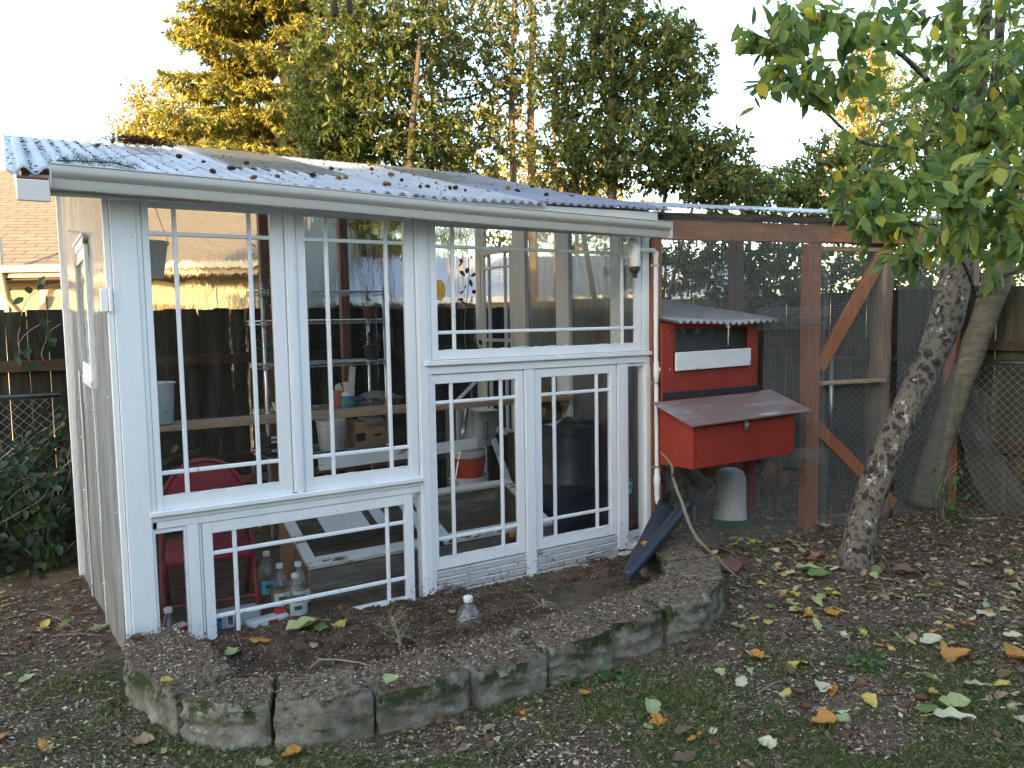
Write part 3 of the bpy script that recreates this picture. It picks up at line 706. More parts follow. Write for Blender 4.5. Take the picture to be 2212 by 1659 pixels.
ghp('gutter', mb, 'gutter', ang=40)
# left side wall of clear sheets, with its window
LX = lambda y: -.015-.05*y
mb = MB()
def sheet(y0, y1, off, zb=-.14, zt=2.6, b=.0, ph=0):
    s = MB()
    def P(u, v):
        y = y0+(y1-y0)*u; z = zb+((2.36+.245*y)-zb)*v if zt > 2.5 else zb+(zt-zb)*v
        return (LX(y)-off+b*math.sin(PI*u)*math.sin(PI*min(1, v*1.1)+ph)-.004*fbm(y*2, z, 1.5, 2, 4)*2, y, z)
    s.grid(P, 14, 30); return ghp('side_sheet', s, 'sheet', smooth=True)
sheet(.02, .74, .012, b=-.012); sheet(.72, 1.35, .0, zb=-.14, zt=1.36, b=-.01, ph=.4); sheet(1.32, 1.96, .004, b=-.008)
sheet(.72, 1.35, .001, zb=2.06, zt=2.62)
mb = MB()
for y in (.72, 1.33): mb.bar((LX(y)-.014, y, -.16), (LX(y)-.014, y, 1.38), .022, .006, (1, 0, 0), .001)
mb.box(-.030, -.002, -.03, .012, -.05, 2.33); mb.bar((LX(1.96), 1.96, -.16), (LX(1.96), 1.96, 2.8), .06, .05, (1, 0, 0))
mb.bar((LX(.05)+.02, .05, .35), (LX(1.9)+.02, 1.9, .35), .04, .04); mb.bar((LX(.6)+.02, .75, 1.3), (LX(1.3)+.01, 1.3, .1), .03, .03)
ghp('side_batten', mb, 'paint')
wy0, wy1, wz0, wz1 = .62, 1.42, 1.36, 2.12
sw = MB(); xx = -.066
for (a, b, c_, d) in ((wy0, wy0+.07, wz0, wz1), (wy1-.07, wy1, wz0, wz1), (wy0, wy1, wz0, wz0+.08), (wy0, wy1, wz1-.07, wz1)): sw.box(xx-.008, xx+.03, a, b, c_, d)
for (a, b, c_, d) in ((wy0-.05, wy0, wz0-.05, wz1+.04), (wy1, wy1+.05, wz0-.05, wz1+.04), (wy0-.05, wy1+.05, wz0-.05, wz0), (wy0-.05, wy1+.05, wz1, wz1+.05)): sw.box(xx-.013, xx+.01, a, b, c_, d)
sw.box(xx-.022, xx, wy0-.06, wy1+.06, wz1+.05, wz1+.07)
w = ghp('side_window', sw, 'paint'); q = MB(); q.add([(xx, wy0+.06, wz0+.07), (xx, wy1-.06, wz0+.07), (xx, wy1-.06, wz1-.06), (xx, wy0+.06, wz1-.06)], [(0, 1, 2, 3)]); q.build('pane', M['pane'], w)
mb = MB()
for y, z in [(.05+.62*i, 2.42-.0) for i in range(0)] + [(.70, z) for z in (.15, .5, .82, 1.18)] + [(1.36, z) for z in (.2, .6, .95, 1.2)] + [(.06, z) for z in (.7, 1.3, 1.95)] + [(.72+.1*i, 2.20+.012*i) for i in range(7)]:
    mb.lathe([(0, -.004), (.006, -.004), (.006, .002), (.003, .006), (0, .006)], (LX(y)-.022, y, z), 8, Matrix.Rotation(-PI/2, 3, 'Y'))
ghp('screw', mb, 'metal')
mb = MB(); mb.box(-.060, -.024, -.035, -.005, 1.735, 1.855, .004); mb.box(-.024, -.006, -.062, -.045, 1.735, 1.855, .004)
ghp('door_sensor', mb, 'pvc')
# back wall: studs with a thin clear sheet
for x in (1.42, 2.13):
    mb = MB(); mb.box(x-.04, x+.04, 2.46, 2.53, -.2, 3.0); ghp('back_stud', mb, 'postbrown')
mb = MB(); mb.box(-.1, 3.6, 2.47, 2.52, .3, .36); ghp('back_rail', mb, 'postbrown')
mb = MB(); mb.grid(lambda u, v: (-.1+3.7*u, 2.545+.012*math.sin(u*120), -.1+3.1*v), 200, 2); ghp('back_sheet', mb, 'backsheet', smooth=True)
# right wall: white studs, twin-wall sheets, glazed frame and a beam
RX = 3.585
for y0, y1 in ((1.64, 1.86), (.965, 1.155), (.30, .42), (2.46, 2.56), (-.0, .07)):
    mb = MB(); mb.box(RX-.045, RX, y0+.002, y1-.002, -.1, 2.43+.245*y0-.05); ghp('side_stud', mb, 'paint')
for y0, y1 in ((.42, .965), (1.155, 1.64)):
    mb = MB(); mb.grid(lambda u, v: (RX-.01, y0+(y1-y0)*u, -.05+(2.4+.245*y0+.05)*v), 3, 3); ghp('twinwall_sheet', mb, 'twin')
mb = MB(); mb.grid(lambda u, v: (RX-.012, .07+.23*u, -.05+2.45*v), 3, 3); ghp('twinwall_sheet', mb, 'twin')
sw = MB(); a, b, c_, d = 1.87, 2.455, .55, 2.36
for p, q_ in (((a, c_), (a+.05, d)), ((b-.05, c_), (b, d)), ((a, c_), (b, c_+.06)), ((a, d-.06), (b, d)), ((a+.13, c_), (a+.155, d)), ((b-.155, c_), (b-.13, d)), ((a, d-.2), (b, d-.18)), ((a, c_+.9), (b, c_+.93))):
    sw.box(RX-.04+random.uniform(0, .002), RX-.01, p[0], q_[0], p[1], q_[1])
w = ghp('inner_window', sw, 'paint'); q = MB(); q.add([(RX-.02, a, c_), (RX-.02, b, c_), (RX-.02, b, d), (RX-.02, a, d)], [(0, 1, 2, 3)]); q.build('pane', M['pane'], w)
mb = MB(); mb.bar((RX-.08, 1.9, 2.60), (RX-.08, 2.75, 2.81), .05, .12); ghp('rafter', mb, 'cedarh')
# floor of the greenhouse
mb = MB()
random.seed(3)
x = 0.0
for i in range(18):
    for j in range(27):
        x0 = .02+i*.2+(j % 2)*.1; y0 = .06+j*.092
        if x0 > 3.4 or random.random() < .06: continue
        z = -.105+random.uniform(-.008, .006)
        mb.frame((x0+.095, y0+.043, z-.02), (.093, random.uniform(-.003, .003), 0), (0, .041, 0), (0, 0, .02), .004)
ghp('brick_floor', mb, 'brick')
mb = MB(); mb.box(-.05, 3.6, .02, 2.55, -.2, -.13); ghp('floor_bed', mb, 'bedsoil')
# ------------------------------------------------------------------ things fixed to the greenhouse
def textmesh(s, size, mat, loc, rot, parent, name='lettering', ext=.0004, align='CENTER'):
    cu = bpy.data.curves.new(name, 'FONT'); cu.body = s; cu.size = size; cu.extrude = ext; cu.align_x = align; cu.align_y = 'CENTER'; cu.resolution_u = 4
    o = bpy.data.objects.new(name, cu); COL.objects.link(o); bpy.context.view_layer.update()
    me = bpy.data.meshes.new_from_object(o.evaluated_get(bpy.context.evaluated_depsgraph_get()))
    bpy.data.objects.remove(o); bpy.data.curves.remove(cu); me.materials.clear(); me.materials.append(mat)
    q = link(name, me, parent); q.location = loc; q.rotation_euler = rot; return q
M['stick_or'] = pm('sticker_orange', [(.66, .33, .02), (.6, .29, .02)], 5, .4, 0)
M['ink'] = pm('sticker_ink', [(.015, .012, .012), (.02, .015, .015)], 5, .4, 0)
c = atY(950, 627, -.016)
def oval(rx, rz, y, n=32): 
    mb = MB(); mb.add([(rx*math.cos(2*PI*i/n), y, rz*math.sin(2*PI*i/n)) for i in range(n)]+[(rx*math.cos(2*PI*i/n), y-.0006, rz*math.sin(2*PI*i/n)) for i in range(n)], [tuple(range(n, 2*n))]+[(i, (i+1) % n, (i+1) % n+n, i+n) for i in range(n)]); return mb
st = oval(.039, .063, 0).build('sticker', M['ink']); st.location = c
tag(st, 'oval orange maker sticker with black rim on the wide upper window', 'sticker')
oval(.0345, .0585, -.0012).build('sticker_face', M['stick_or'], st)
textmesh('PHILLIPS', .022, M['ink'], (.012, -.0022, 0), (PI/2, PI/2, 0), st)
mb = MB()
for i, (x, h) in enumerate(((-.003, .038), (-.009, .045), (-.014, .042), (-.020, .035), (-.025, .024), (.027, .02))):
    for k in range(7):
        z = -h+2*h*k/7; mb.box(x-.0012, x+.0012, -.0022, -.0018, z, z+h*.2, 0.0001)
mb.build('small_print', M['ink'], st)
# rain collector and its pipe
dv = thing('rain_diverter', 'white pipe rain collector with a black cap under the gutter end', 'rain collector', (3.335, -.115, 2.02))
MB().lathe([(0, .0), (.036, .0), (.038, .006), (.038, .165), (.033, .18), (.0, .18)], n=24).build('body', M['pvc'], dv, ang=35)
MB().lathe([(0, -.075), (.018, -.075), (.019, -.045), (.026, -.043), (.027, -.03), (.040, -.026), (.040, .004), (.0, .004)], n=20).build('cap', M['black'], dv, ang=35)
MB().box(-.05, -.036, -.0, .07, .06, .17).box(-.03, .03, .02, .05, .175, .21).build('bracket', M['gutter'], dv)
pp = thing('drain_pipe', 'thin white drain pipe clamped to the orange post beside the greenhouse', 'pipe', (3.535, -.115, 0))
MB().tube([(-.165, 0, 2.145), (-.05, 0, 2.145), (-.02, 0, 2.142), (-.004, 0, 2.128), (0, 0, 2.10), (.0, 0, 1.7), (.003, 0, 1.0), (.004, -.005, .55), (.004, -.005, .50)], .0165, 14).build('pipe', M['pvc'], pp, ang=50)
MB().lathe([(.0, .35), (.019, .35), (.022, .36), (.022, .42), (.026, .43), (.026, .49), (.021, .50), (.021, .545), (0, .545)], (.004, -.005, 0), 18).tube([(.004, -.005, .36), (.004, -.005, .31), (.012, -.018, .275), (.030, -.045, .245)], [.020, .020, .020, .019], 14).build('valve', M['pvc'], pp, ang=40)
MB().tube([(.02, .0, .46), (.055, .0, .46)], .018, 12).tube([(.055, -.0, .43), (.055, 0, .50)], .010, 8).build('valve_knob', M['black'], pp, ang=40)
MB().lathe([(0, 1.22), (.0215, 1.22), (.0215, 1.335), (0, 1.335)], (.003, 0, 0), 16).tube([(.003, 0, 1.279), (.05, -.02, 1.279), (.095, -.04, 1.281)], .0175, 14).lathe([(0, 2.095), (.020, 2.095), (.020, 2.135), (0, 2.135)], n=16).build('tee', M['pvc'], pp, ang=40)
for z in (2.035, 1.185, .562):
    MB().lathe([(.0172, z-.008), (.0215, z-.008), (.0215, z+.008), (.0172, z+.008)], (.002, 0, 0), 16).box(-.045, -.015, -.004, .004, z-.008, z+.008, .001).build('clamp', M['metal'], pp, ang=40)
# black sheet trough
def lerp(a, b, t): return a+(b-a)*t
TL, TR = atY(1424, 1080, -.26), atY(1497, 1104, -.46); BL, BR = atZ(1350, 1226, .0), atZ(1350, 1268, .03)
mb = MB()
def TP(u, v):
    if u < .72: k = u/.72; a = lerp(TL, lerp(TL, TR, .8), k); b = lerp(BL, lerp(BL, BR, .8), k); p = lerp(a, b, v); sag = -.02*math.sin(PI*k)*(1-.4*v); p = p+Vector((0, 0, sag)); return p+Vector((0, 0, .012*fbm(u*3, v*3, 1, 2, 2)))
    k = (u-.72)/.28; p = lerp(lerp(TL, TR, .8), lerp(BL, BR, .8), v); ax = (BR-TR).normalized(); s = (TR-TL).normalized(); n_ = s.cross(ax).normalized(); n_ = n_ if n_.z > 0 else -n_
    a = -PI/2 + k*PI*1.55; r = .044-.004*v; return p + s*(r*math.cos(a)+.0) + n_*(r*math.sin(a)+r)
mb.grid(TP, 44, 26); o = mb.build('plastic_trough', M['trough'], smooth=True); o.modifiers.new('s', 'SOLIDIFY').thickness = .004
tag(o, 'curled black plastic sheet leading from the drain pipe into the bed', 'trough')
mb = MB(); P = []
for i, (x, y) in enumerate([(1426, 976), (1440, 990), (1452, 1008), (1453, 1030), (1462, 1058), (1472, 1082), (1481, 1110), (1491, 1137), (1507, 1165), (1535, 1194), (1560, 1218), (1582, 1238), (1602, 1254)]):
    P.append(atY(x, y, -.36-.57*i/12))
mb.tube(P, [.006, .009, .010, .010, .012, .011, .013, .012, .013, .011, .010, .008, .003], 9); mb.tube([P[3], P[3]+Vector((-.02, -.02, .05))], [.009, .006], 7)
tag(mb.build('fallen_branch', M['stick'], smooth=True), 'bare crooked branch leaning on the netting under the red box', 'branch')

# ------------------------------------------------------------------ chicken run
RUN = thing('chicken_run', 'stained timber chicken run with wire netting joined to the greenhouse', 'chicken run', (0, 0, 0))
RA = .2; RE = Vector((math.cos(RA), -math.sin(RA), 0)); RN = Vector((-math.sin(RA), -math.cos(RA), 0)); RO = Vector((3.62, 0, 0))
def R(s, o=0, z=0): return RO + RE*s + RN*o + Vector((0, 0, z))
def onrun(x, y, o=0):
    n_ = Vector((math.sin(RA), math.cos(RA), 0)); d = ray(x, y); P0 = RO+RN*o; k = (P0-CAM).dot(n_)/d.dot(n_); p = CAM+d*k; q = p-RO; return q.dot(RE), p.z
def rbox(mb, s0, s1, o0, o1, z0, z1, c=.005): return mb.frame(R((s0+s1)/2, (o0+o1)/2, (z0+z1)/2), RE*((s1-s0)/2), RN*((o1-o0)/2), (0, 0, (z1-z0)/2), c)
def rp(name, mb, mat, **k): return mb.build(name, M[mat], RUN, **k)
rp('post', MB().box(3.552, 3.66, -.05, .04, -.12, 2.235, .005), 'cedar')
rp('post', rbox(MB(), 1.43, 1.565, -.09, .0, -.16, 2.235), 'cedar')
mb = MB(); rbox(mb, -.0, 2.95, -.045, .0, 2.24, 2.385); rbox(mb, 1.5, 2.95, .002, .03, 2.242, 2.30); rp('beam', mb, 'cedarh')
rp('door_rail', rbox(MB(), 1.57, 2.22, -.05, -.01, 2.175, 2.215), 'plank')
mb = MB()
pr = []; random.seed(5)
for i in range(15):
    z = -.2+2.5*i/14; pr.append((R(2.30+.012*math.sin(i*.8)-.02*i/14, -.10+.008*math.sin(i*1.7), z), .102-.008*math.sin(i*.9)-.012*i/14))
mb.tube([p for p, _ in pr], [r for _, r in pr], 18); w = rp('post', mb, 'graypost', smooth=True); w['label'] = 'thick round peeled log post'
def brace(p, q, w=.115, t=.04, o=-.03, mat='cedar', nm='brace'):
    a = R(p[0], o, p[1]); b = R(q[0], o, q[1]); return rp(nm, MB().bar(a, b, w, t, RN), mat)
s0 = onrun(1778, 780); s1 = onrun(1918, 545); brace((s0[0]-.02, s0[1]-.06), (s1[0]+.02, s1[1]+.05))
s0 = onrun(1768, 922); s1 = onrun(1930, 1092); brace((s0[0]-.06, s0[1]+.05), (s1[0]+.03, s1[1]+.0), .105)
rp('ledge', rbox(MB(), 1.55, 2.22, -.05, .05, 1.085, 1.112, .003), 'plank')
s0 = onrun(2074, 840)[0]; rp('post', rbox(MB(), s0-.05, s0+.05, -.14, -.05, -.1, 2.2), 'cedar')
a = onrun(2035, 800)[0]; rp('brace', MB().bar(R(s0+.02, -.17, 1.75), R(s0-.75, -.17, .5), .10, .04, RN), 'cedar')
rp('base_board', rbox(MB(), 1.60, 2.2, -.04, -.01, -.14, -.03), 'oldwood')
# back posts and rafters
for (x, d, z1) in ((1590, 7.9, 2.62), (2095, 8.2, 2.62)):
    p = W((x-1106)/FD*d, d); mb = MB(); mb.box(p.x-.055, p.x+.055, p.y-.055, p.y+.055, -.15, z1); rp('back_post', mb, 'postbrown')
mb = MB(); mb.bar((3.7, 2.35, 2.66), (6.6, 1.75, 2.66), .04, .12); rp('back_beam', mb, 'cedarh')
for s in (.1, .95, 1.8, 2.6): mb = MB(); mb.bar(R(s, 0, 2.41), R(s, -2.3, 2.76), .038, .06); rp('rafter', mb, 'cedarh')
# roof sheet and black strip
mb = MB()
mb.grid(lambda u, v: R(-.05+3.45*u, .10-2.5*v, 2.462+.44*v+.006*math.cos(u*3.45*2*PI/.076)+.012*fbm(u*3, v*3, 1, 2, 8)), 360, 14)
o = rp('roof_sheet', mb, 'roofw', smooth=True); o.modifiers.new('s', 'SOLIDIFY').thickness = .002
mb = MB(); mb.grid(lambda u, v: R(-.02+3.1*u, .012+.01*math.sin(u*40)+.008*v, 2.388+(.030+.008*math.sin(u*23))*v), 90, 3); rp('black_strip', mb, 'black')
def wires(P, nu, nv, r=.0008, K=None, holes=None):
    """square wire netting over a surface P(u,v)"""
    A = []; B = []
    def line(f, K):
        pts = [f(i/K) for i in range(K+1)]
        for i in range(K):
            if holes and holes(pts[i]): continue
            A.append(pts[i]); B.append(pts[i+1])
    for i in range(nu+1): line(lambda t: P(i/nu, t), K or max(2, nv//8))
    for j in range(nv+1): line(lambda t: P(t, j/nv), K or max(2, nu//8))
    r_ = np.full(len(A), r); return segs(np.array([tuple(p) for p in A]), np.array([tuple(p) for p in B]), r_, r_, 3)
def netting(P, nu, nv, name='wire_netting', r=.0008, parent=None, mat='wire', K=None):
    V, F = wires(P, nu, nv, r, K); return npmesh(name, V, F, M[mat], parent or RUN, smooth=True)
PT = .0132
def panel(s0, s1, z0, z1, o=.012, bul=.02, seed=1, r=.0009, warp=.008):
    nu = int((s1-s0)/PT); nv = int((z1-z0)/PT)
    def P(u, v):
        s = s0+(s1-s0)*u; z = z0+(z1-z0)*v
        return R(s+warp*fbm(s, z, 3, 2, seed), o+bul*fbm(s, z, 2.2, 2, seed+3)+.6*bul*math.sin(PI*v), z+warp*fbm(s, z, 3, 2, seed+7))
    return netting(P, nu, nv, r=r)
panel(.06, 1.60, 1.60, 2.43, .034, .010, 1)
panel(.90, 1.60, 1.55, 1.72, .05, .02, 4)
panel(.98, 1.58, .5, 1.60, .018, .014, 2)
panel(.93, 1.56, .44, .58, .05, .03, 6)
def P4(u, v):
    s = .10+1.48*u; z = -.12+.68*v; s2 = s+.012*fbm(s, z, 4, 2, 8)
    o = .06+.10*(1-v)**2*math.sin(PI*min(1, u*1.05+.0))+.025*math.sin(s*9)*(.3+.7*v)
    return R(s2, o, z+.012*fbm(s, z, 4, 2, 3))
netting(P4, int(1.48/PT), int(.70/PT))
netting(lambda u, v: R(.02+.26*u, .13-.10*u+.03*math.sin(v*5+u*3), .36+.30*v+.04*u), 20, 23)
panel(1.60, 2.24, -.08, 2.19, -.02, .01, 9)
panel(2.38, 3.05, -.10, 2.22, .0, .012, 11)
def P8(u, v):
    s = 3.0+.62*u+.25*(1-v)**2; z = -.1+1.25*v-.35*u*v
    return R(s, .05+.45*(1-v)**2.2*(.4+u)+.06*fbm(u*4, v*4, 1, 2, 5), z+.03*fbm(u*5, v*3, 1, 2, 1))
netting(P8, 48, 90)
# white cord tied on the roof edge
# ------------------------------------------------------------------ red coop
CP = thing('chicken_coop', 'red painted hen house with a white board over its opening', 'chicken coop', (0, 0, 0))
YF = -.15
mb = MB()
mb.box(3.545, 3.655, YF-.018, YF, .62, 1.615); mb.box(4.452, 4.567, YF-.018, YF, .62, 1.615)
mb.box(3.655, 4.452, YF-.018, YF, 1.575, 1.615); mb.box(3.655, 4.452, YF-.018, YF, .62, 1.30)
mb.box(4.549, 4.567, YF, .85, .55, 1.62); mb.box(3.69, 3.708, YF+.01, .85, .55, 1.62); mb.box(3.69, 4.567, .832, .85, .55, 1.75); mb.box(3.71, 4.55, YF, .83, .53, .55)
CPb = mb.build('wall', M['redpaint'], CP)
mb = MB()
for x in (4.50,):
    for y in ((.28, .78) if x > 4 else (.78,)):
        if y < .5: x = atY(1613, 1050, .28).x
        mb = MB(); mb.box(x, x+.07, y-.035, y+.035, -.16, .53); mb.build('leg', M['redpaint'], CP)
def nb(u, v): return (3.655+.797*u, YF+.012, 1.30+.275*v)
V, F = wires(lambda u, v: Vector(nb(u, v)), 62, 22, .0006, 4); npmesh('vent_netting', V, F, M['wire'], CP)
mb = MB(); mb.grid(lambda u, v: (3.70+.87*u, YF+.10, 1.0+.6*v), 2, 2); mb.build('recess_shade_sheet', M['black'], CP)  # flat black sheet stands for the shade inside the vent opening
MB().frame((4.062, YF-.033, 1.338), (.397, 0, .004), (0, .012, 0), (0, 0, .068), .004).build('vent_board', M['paint_low'], CP)
for k, x in enumerate((3.79, 3.94, 4.09)):
    MB().lathe([(.0, -.035), (.022, -.033), (.028, .0), (.03, .012), (0, .012)], (x, YF+.03, 1.565), 14).build('hanging_cup', M['clear'], CP, smooth=True)
mb = MB(); mb.box(3.545, 4.58, YF-.028, YF-.018, 1.062, 1.112, .003); mb.build('flashing', M['black'], CP)
mb = MB()
mb.grid(lambda u, v: (3.60+1.09*u, -.27+1.42*v, 1.618+.215*v+.012*math.cos(2*PI*u*1.22/.076)+.012*fbm(u*2, v*2, 1, 2, 4)-.012*(1-v)**3*math.sin(u*PI)), 150, 18)
o = mb.build('roof', M['cooproof'], CP, smooth=True); o.modifiers.new('s', 'SOLIDIFY').thickness = .003
nbx = MB(); x0, x1, y0, y1 = 3.517, 4.592, -.505, -.17; zb = .600
def prism(mb, x0, x1, P):
    vs = [(x0, y, z) for y, z in P]+[(x1, y, z) for y, z in P]; n = len(P)
    return mb.add(vs, [tuple(range(n))[::-1], tuple(range(n, 2*n))]+[(i, (i+1) % n, (i+1) % n+n, i+n) for i in range(n)])
prism(nbx, x0, x1, [(y0, zb), (y1, zb-.012), (y1, 1.028), (y0, .915)])
nx_ = nbx.build('nest_box', M['redpaint'], CP); bv = nx_.modifiers.new('b', 'BEVEL'); bv.width = .003
mb = MB(); mb.frame(((3.46+4.735)/2, -.355, .985), (.637, 0, .008), (0, .198, .066), (0, 0, .006), .002); mb.build('lid', M['lid'], nx_)
q = atY(1611, 917, -.51); mb = MB(); mb.box(q.x-.014, q.x+.014, -.516, -.506, q.z-.035, q.z+.03, .002).box(q.x-.02, q.x+.02, -.520, -.514, q.z-.045, q.z-.018, .002); mb.tube([(q.x-.01, -.522, q.z+.02), (q.x-.01, -.53, q.z-.01), (q.x+.01, -.53, q.z-.01), (q.x+.01, -.522, q.z+.02)], .003, 6); mb.build('hasp', M['metal'], nx_)
mb = MB()
for x, z in ((3.60, .70), (3.60, 1.2), (3.60, 1.55), (4.51, .75), (4.51, 1.2), (4.51, 1.55), (4.05, 1.22), (3.75, 1.18), (4.35, 1.18)): mb.lathe([(.006, 0), (.006, .003), (0, .003)], (x, YF-.018, z), 8, Matrix.Rotation(PI/2, 3, 'X'))
for x in (3.56, 4.05, 4.55):
    for z in (.64, .88): mb.lathe([(.005, 0), (.005, .003), (0, .003)], (x, y0, z), 8, Matrix.Rotation(PI/2, 3, 'X'))
mb.build('screw_heads', M['metal'], CP)
q = atY(1573, 700, -.26)
cd = MB(); cd.tube([q+Vector((0, 0, .0)), q+Vector((.006, 0, -.07)), q+Vector((.0, 0, -.145))], .0025, 6); cd.tube([q+Vector((.004, -.002, 0)), q+Vector((-.004, -.002, -.08)), q+Vector((.001, 0, -.14)), q+Vector((0, 0, -.165))], .0025, 6); cd.tube([q, q+Vector((-.022, 0, -.01)), q+Vector((-.014, 0, -.03)), q+Vector((0, 0, -.008)), q+Vector((.022, 0, -.015)), q+Vector((.016, 0, -.035)), q], .002, 6)
tag(cd.build('cord', M['rope'], smooth=True), 'white knotted cord hanging from the front edge of the coop roof', 'cord')
# waterer
p = atZ(1577, 1130, -.10); wt = thing('poultry_waterer', 'white plastic water drum on a green tray inside the run', 'poultry waterer', p)
pxm = FD/(p-CAM).dot(_fw)
wt.scale = (1.12, 1.12, 1.12)
MB().lathe([(0, .03), (.124, .03), (.126, .05), (.118, .16), (.116, .3), (.112, .36), (.09, .405), (.05, .425), (0, .425)], n=28).build('drum', M['whitel'], wt, smooth=True)
MB().lathe([(.0, .0), (.155, .0), (.17, .055), (.175, .06), (.165, .06), (.15, .012), (0, .012)], n=28).build('tray', M['green'], wt, ang=40)
mb = MB(); lab = lambda a, z: (.1215*math.cos(a), .1215*math.sin(a), z)
aa = math.atan2(CAM.y-p.y, CAM.x-p.x)-.75
mb.grid(lambda u, v: lab(aa-.28+.45*u, .10+.11*v), 6, 2); mb.build('paper_label', M['whitel'], wt)
mb = MB(); lab = lambda a, z: (.1235*math.cos(a), .1235*math.sin(a), z)
for k, z in enumerate((.185, .165, .15, .125)): mb.grid(lambda u, v: lab(aa-.22+.3*u, z+.008*v), 4, 2)
mb.build('label_print', M['ink'], wt)
# hens
def loft(rings, n=20):
    """rings: (centre, forward dir, half width, half height)"""
    mb = MB(); vs = []; fs = []
    for c, d, w, h in rings:
        c = Vector(c); d = Vector(d).normalized(); s = d.cross(Vector((0, 0, 1))).normalized(); u = s.cross(d)
        for k in range(n): t = 2*PI*k/n; vs.append(c + s*(w*math.cos(t)) + u*(h*math.sin(t)))
    for i in range(len(rings)-1):
        for k in range(n): a = i*n+k; b = i*n+(k+1) % n; fs.append((a, b, b+n, a+n))
    fs.append(tuple(range(n))[::-1]); fs.append(tuple(range(len(vs)-n, len(vs)))); return mb.add(vs, fs)
def hen(loc, rz, label, mat, lower=False, sc=1):
    h = thing('hen', label, 'hen', loc, 'hens inside the wire run', rz); h.scale = (sc, sc, sc)
    # facing +x, standing height about .4
    zz = -.13 if lower else 0
    rg = [((-.24, 0, .33), (1, 0, -.9), .006, .02), ((-.21, 0, .32), (1, 0, -.7), .03, .05), ((-.15, 0, .27), (1, 0, -.4), .06, .075), ((-.07, 0, .235), (1, 0, -.1), .085, .09), ((.02, 0, .225), (1, 0, .05), .092, .10), ((.09, 0, .24), (1, 0, .3), .078, .09), ((.135, 0, .275+zz*.3), (.7, 0, .7+zz*2), .052, .06), ((.16, 0, .325+zz*.6), (.4, 0, 1+zz*4), .033, .038), ((.17, 0, .365+zz*.9), (.3, 0, 1+zz*4), .026, .028), ((.185, 0, .395+zz), (.8, 0, .5), .025, .027), ((.205, 0, .400+zz), (1, 0, 0), .018, .019), ((.222, 0, .397+zz), (1, 0, -.2), .006, .007)]
    loft(rg).build('body', mat, h, smooth=True)
    loft([((-.08, .075, .25), (1, 0, .1), .008, .02), ((-.03, .088, .25), (1, 0, 0), .016, .055), ((.04, .088, .245), (1, 0, 0), .016, .055), ((.08, .08, .25), (1, 0, 0), .006, .02)], 10).build('wing', mat, h, smooth=True)
    loft([((-.08, -.075, .25), (1, 0, .1), .008, .02), ((-.03, -.088, .25), (1, 0, 0), .016, .055), ((.04, -.088, .245), (1, 0, 0), .016, .055), ((.08, -.08, .25), (1, 0, 0), .006, .02)], 10).build('wing', mat, h, smooth=True)
    mb = MB()
    for a in (-.5, -.25, 0, .25, .5): mb.bar((-.20, a*.04, .30), (-.29, a*.12, .41-.04*abs(a)), .03, .004, (0, 1, 0), .001)
    mb.build('tail', mat, h)
    x, z = .195, .418+zz
    cb = MB()
    prof = [(-.025, -.012), (-.03, .012), (-.018, .006), (-.012, .026), (-.002, .010), (.006, .028), (.012, .010), (.02, .018), (.022, -.006)]
    vs = [(x+a, s, z+b) for s in (-.003, .003) for a, b in prof]; n = len(prof)
    cb.add(vs, [tuple(range(n)), tuple(range(n, 2*n))[::-1]]+[(i, i+n, (i+1) % n+n, (i+1) % n) for i in range(n)])
    cb.lathe([(0, -.016), (.008, -.012), (.009, 0), (0, .008)], (x+.012, .0, z-.045), 8); cb.lathe([(0, -.012), (.014, -.008), (.014, .008), (0, .012)], (x-.002, .019, z-.02), 8, Matrix.Rotation(PI/2, 3, 'X')); cb.lathe([(0, -.012), (.014, -.008), (.014, .008), (0, .012)], (x-.002, -.019, z-.02), 8, Matrix.Rotation(PI/2, 3, 'X'))
    cb.build('comb', M['redp'], h)
    MB().lathe([(.008, 0), (.005, .012), (.0, .024)], (.215, 0, z-.02), 8, Matrix.Rotation(PI/2, 3, 'Y')).build('beak', M['plank'], h)
    for s in (-.04, .04):
        mb = MB(); mb.tube([(.0, s, .16), (.01, s, .09), (.0, s, .012)], [.022, .009, .006], 8)
        for a in (-.6, 0, .6): mb.tube([(0, s, .010), (.05*math.cos(a), s+.05*math.sin(a), .006)], [.006, .003], 6)
        mb.tube([(0, s, .01), (-.03, s, .006)], [.005, .003], 6); mb.build('leg', M['plank'], h, smooth=True)
    return h
def henmat(name, a, b, scale, bars=True):
    m, nt, out = newmat(name); v = coords(nt)
    if bars:
        wv = N(nt, 'ShaderNodeTexWave'); wv.bands_direction = 'X'; wv.inputs['Scale'].default_value = scale; wv.inputs['Distortion'].default_value = 14; wv.inputs['Detail'].default_value = 3; nt.links.new(v, wv.inputs[0]); f = wv.outputs[1]; col = ramp(nt, [(.4, a), (.6, b)], f)
    else: col = ramp(nt, [(.35, a), (.5, b), (.63, a), (.68, (.45, .33, .22))], noise(nt, v, scale, 6, .6))
    p = N(nt, 'ShaderNodeBsdfPrincipled'); nt.links.new(col, p.inputs[0]); p.inputs['Roughness'].default_value = .8
    nt.links.new(bump(nt, noise(nt, v, 60, 4), .8, .01), p.inputs['Normal']); nt.links.new(p.outputs[0], out.inputs[0]); return m
p = atZ(1512, 1132, -.11); hen(p, math.atan2(CAM.y-p.y, CAM.x-p.x)+.35, 'grey barred hen with a red comb left of the white waterer', henmat('barred_feathers', (.06, .06, .062), (.38, .38, .36), 60), True, 1.3)
p = atZ(1672, 1100, -.11); hen(p, math.atan2(CAM.y-p.y, CAM.x-p.x)+.2, 'brown speckled hen right of the white waterer', henmat('brown_feathers', (.30, .12, .065), (.46, .21, .11), 18, False), False, 1.12)
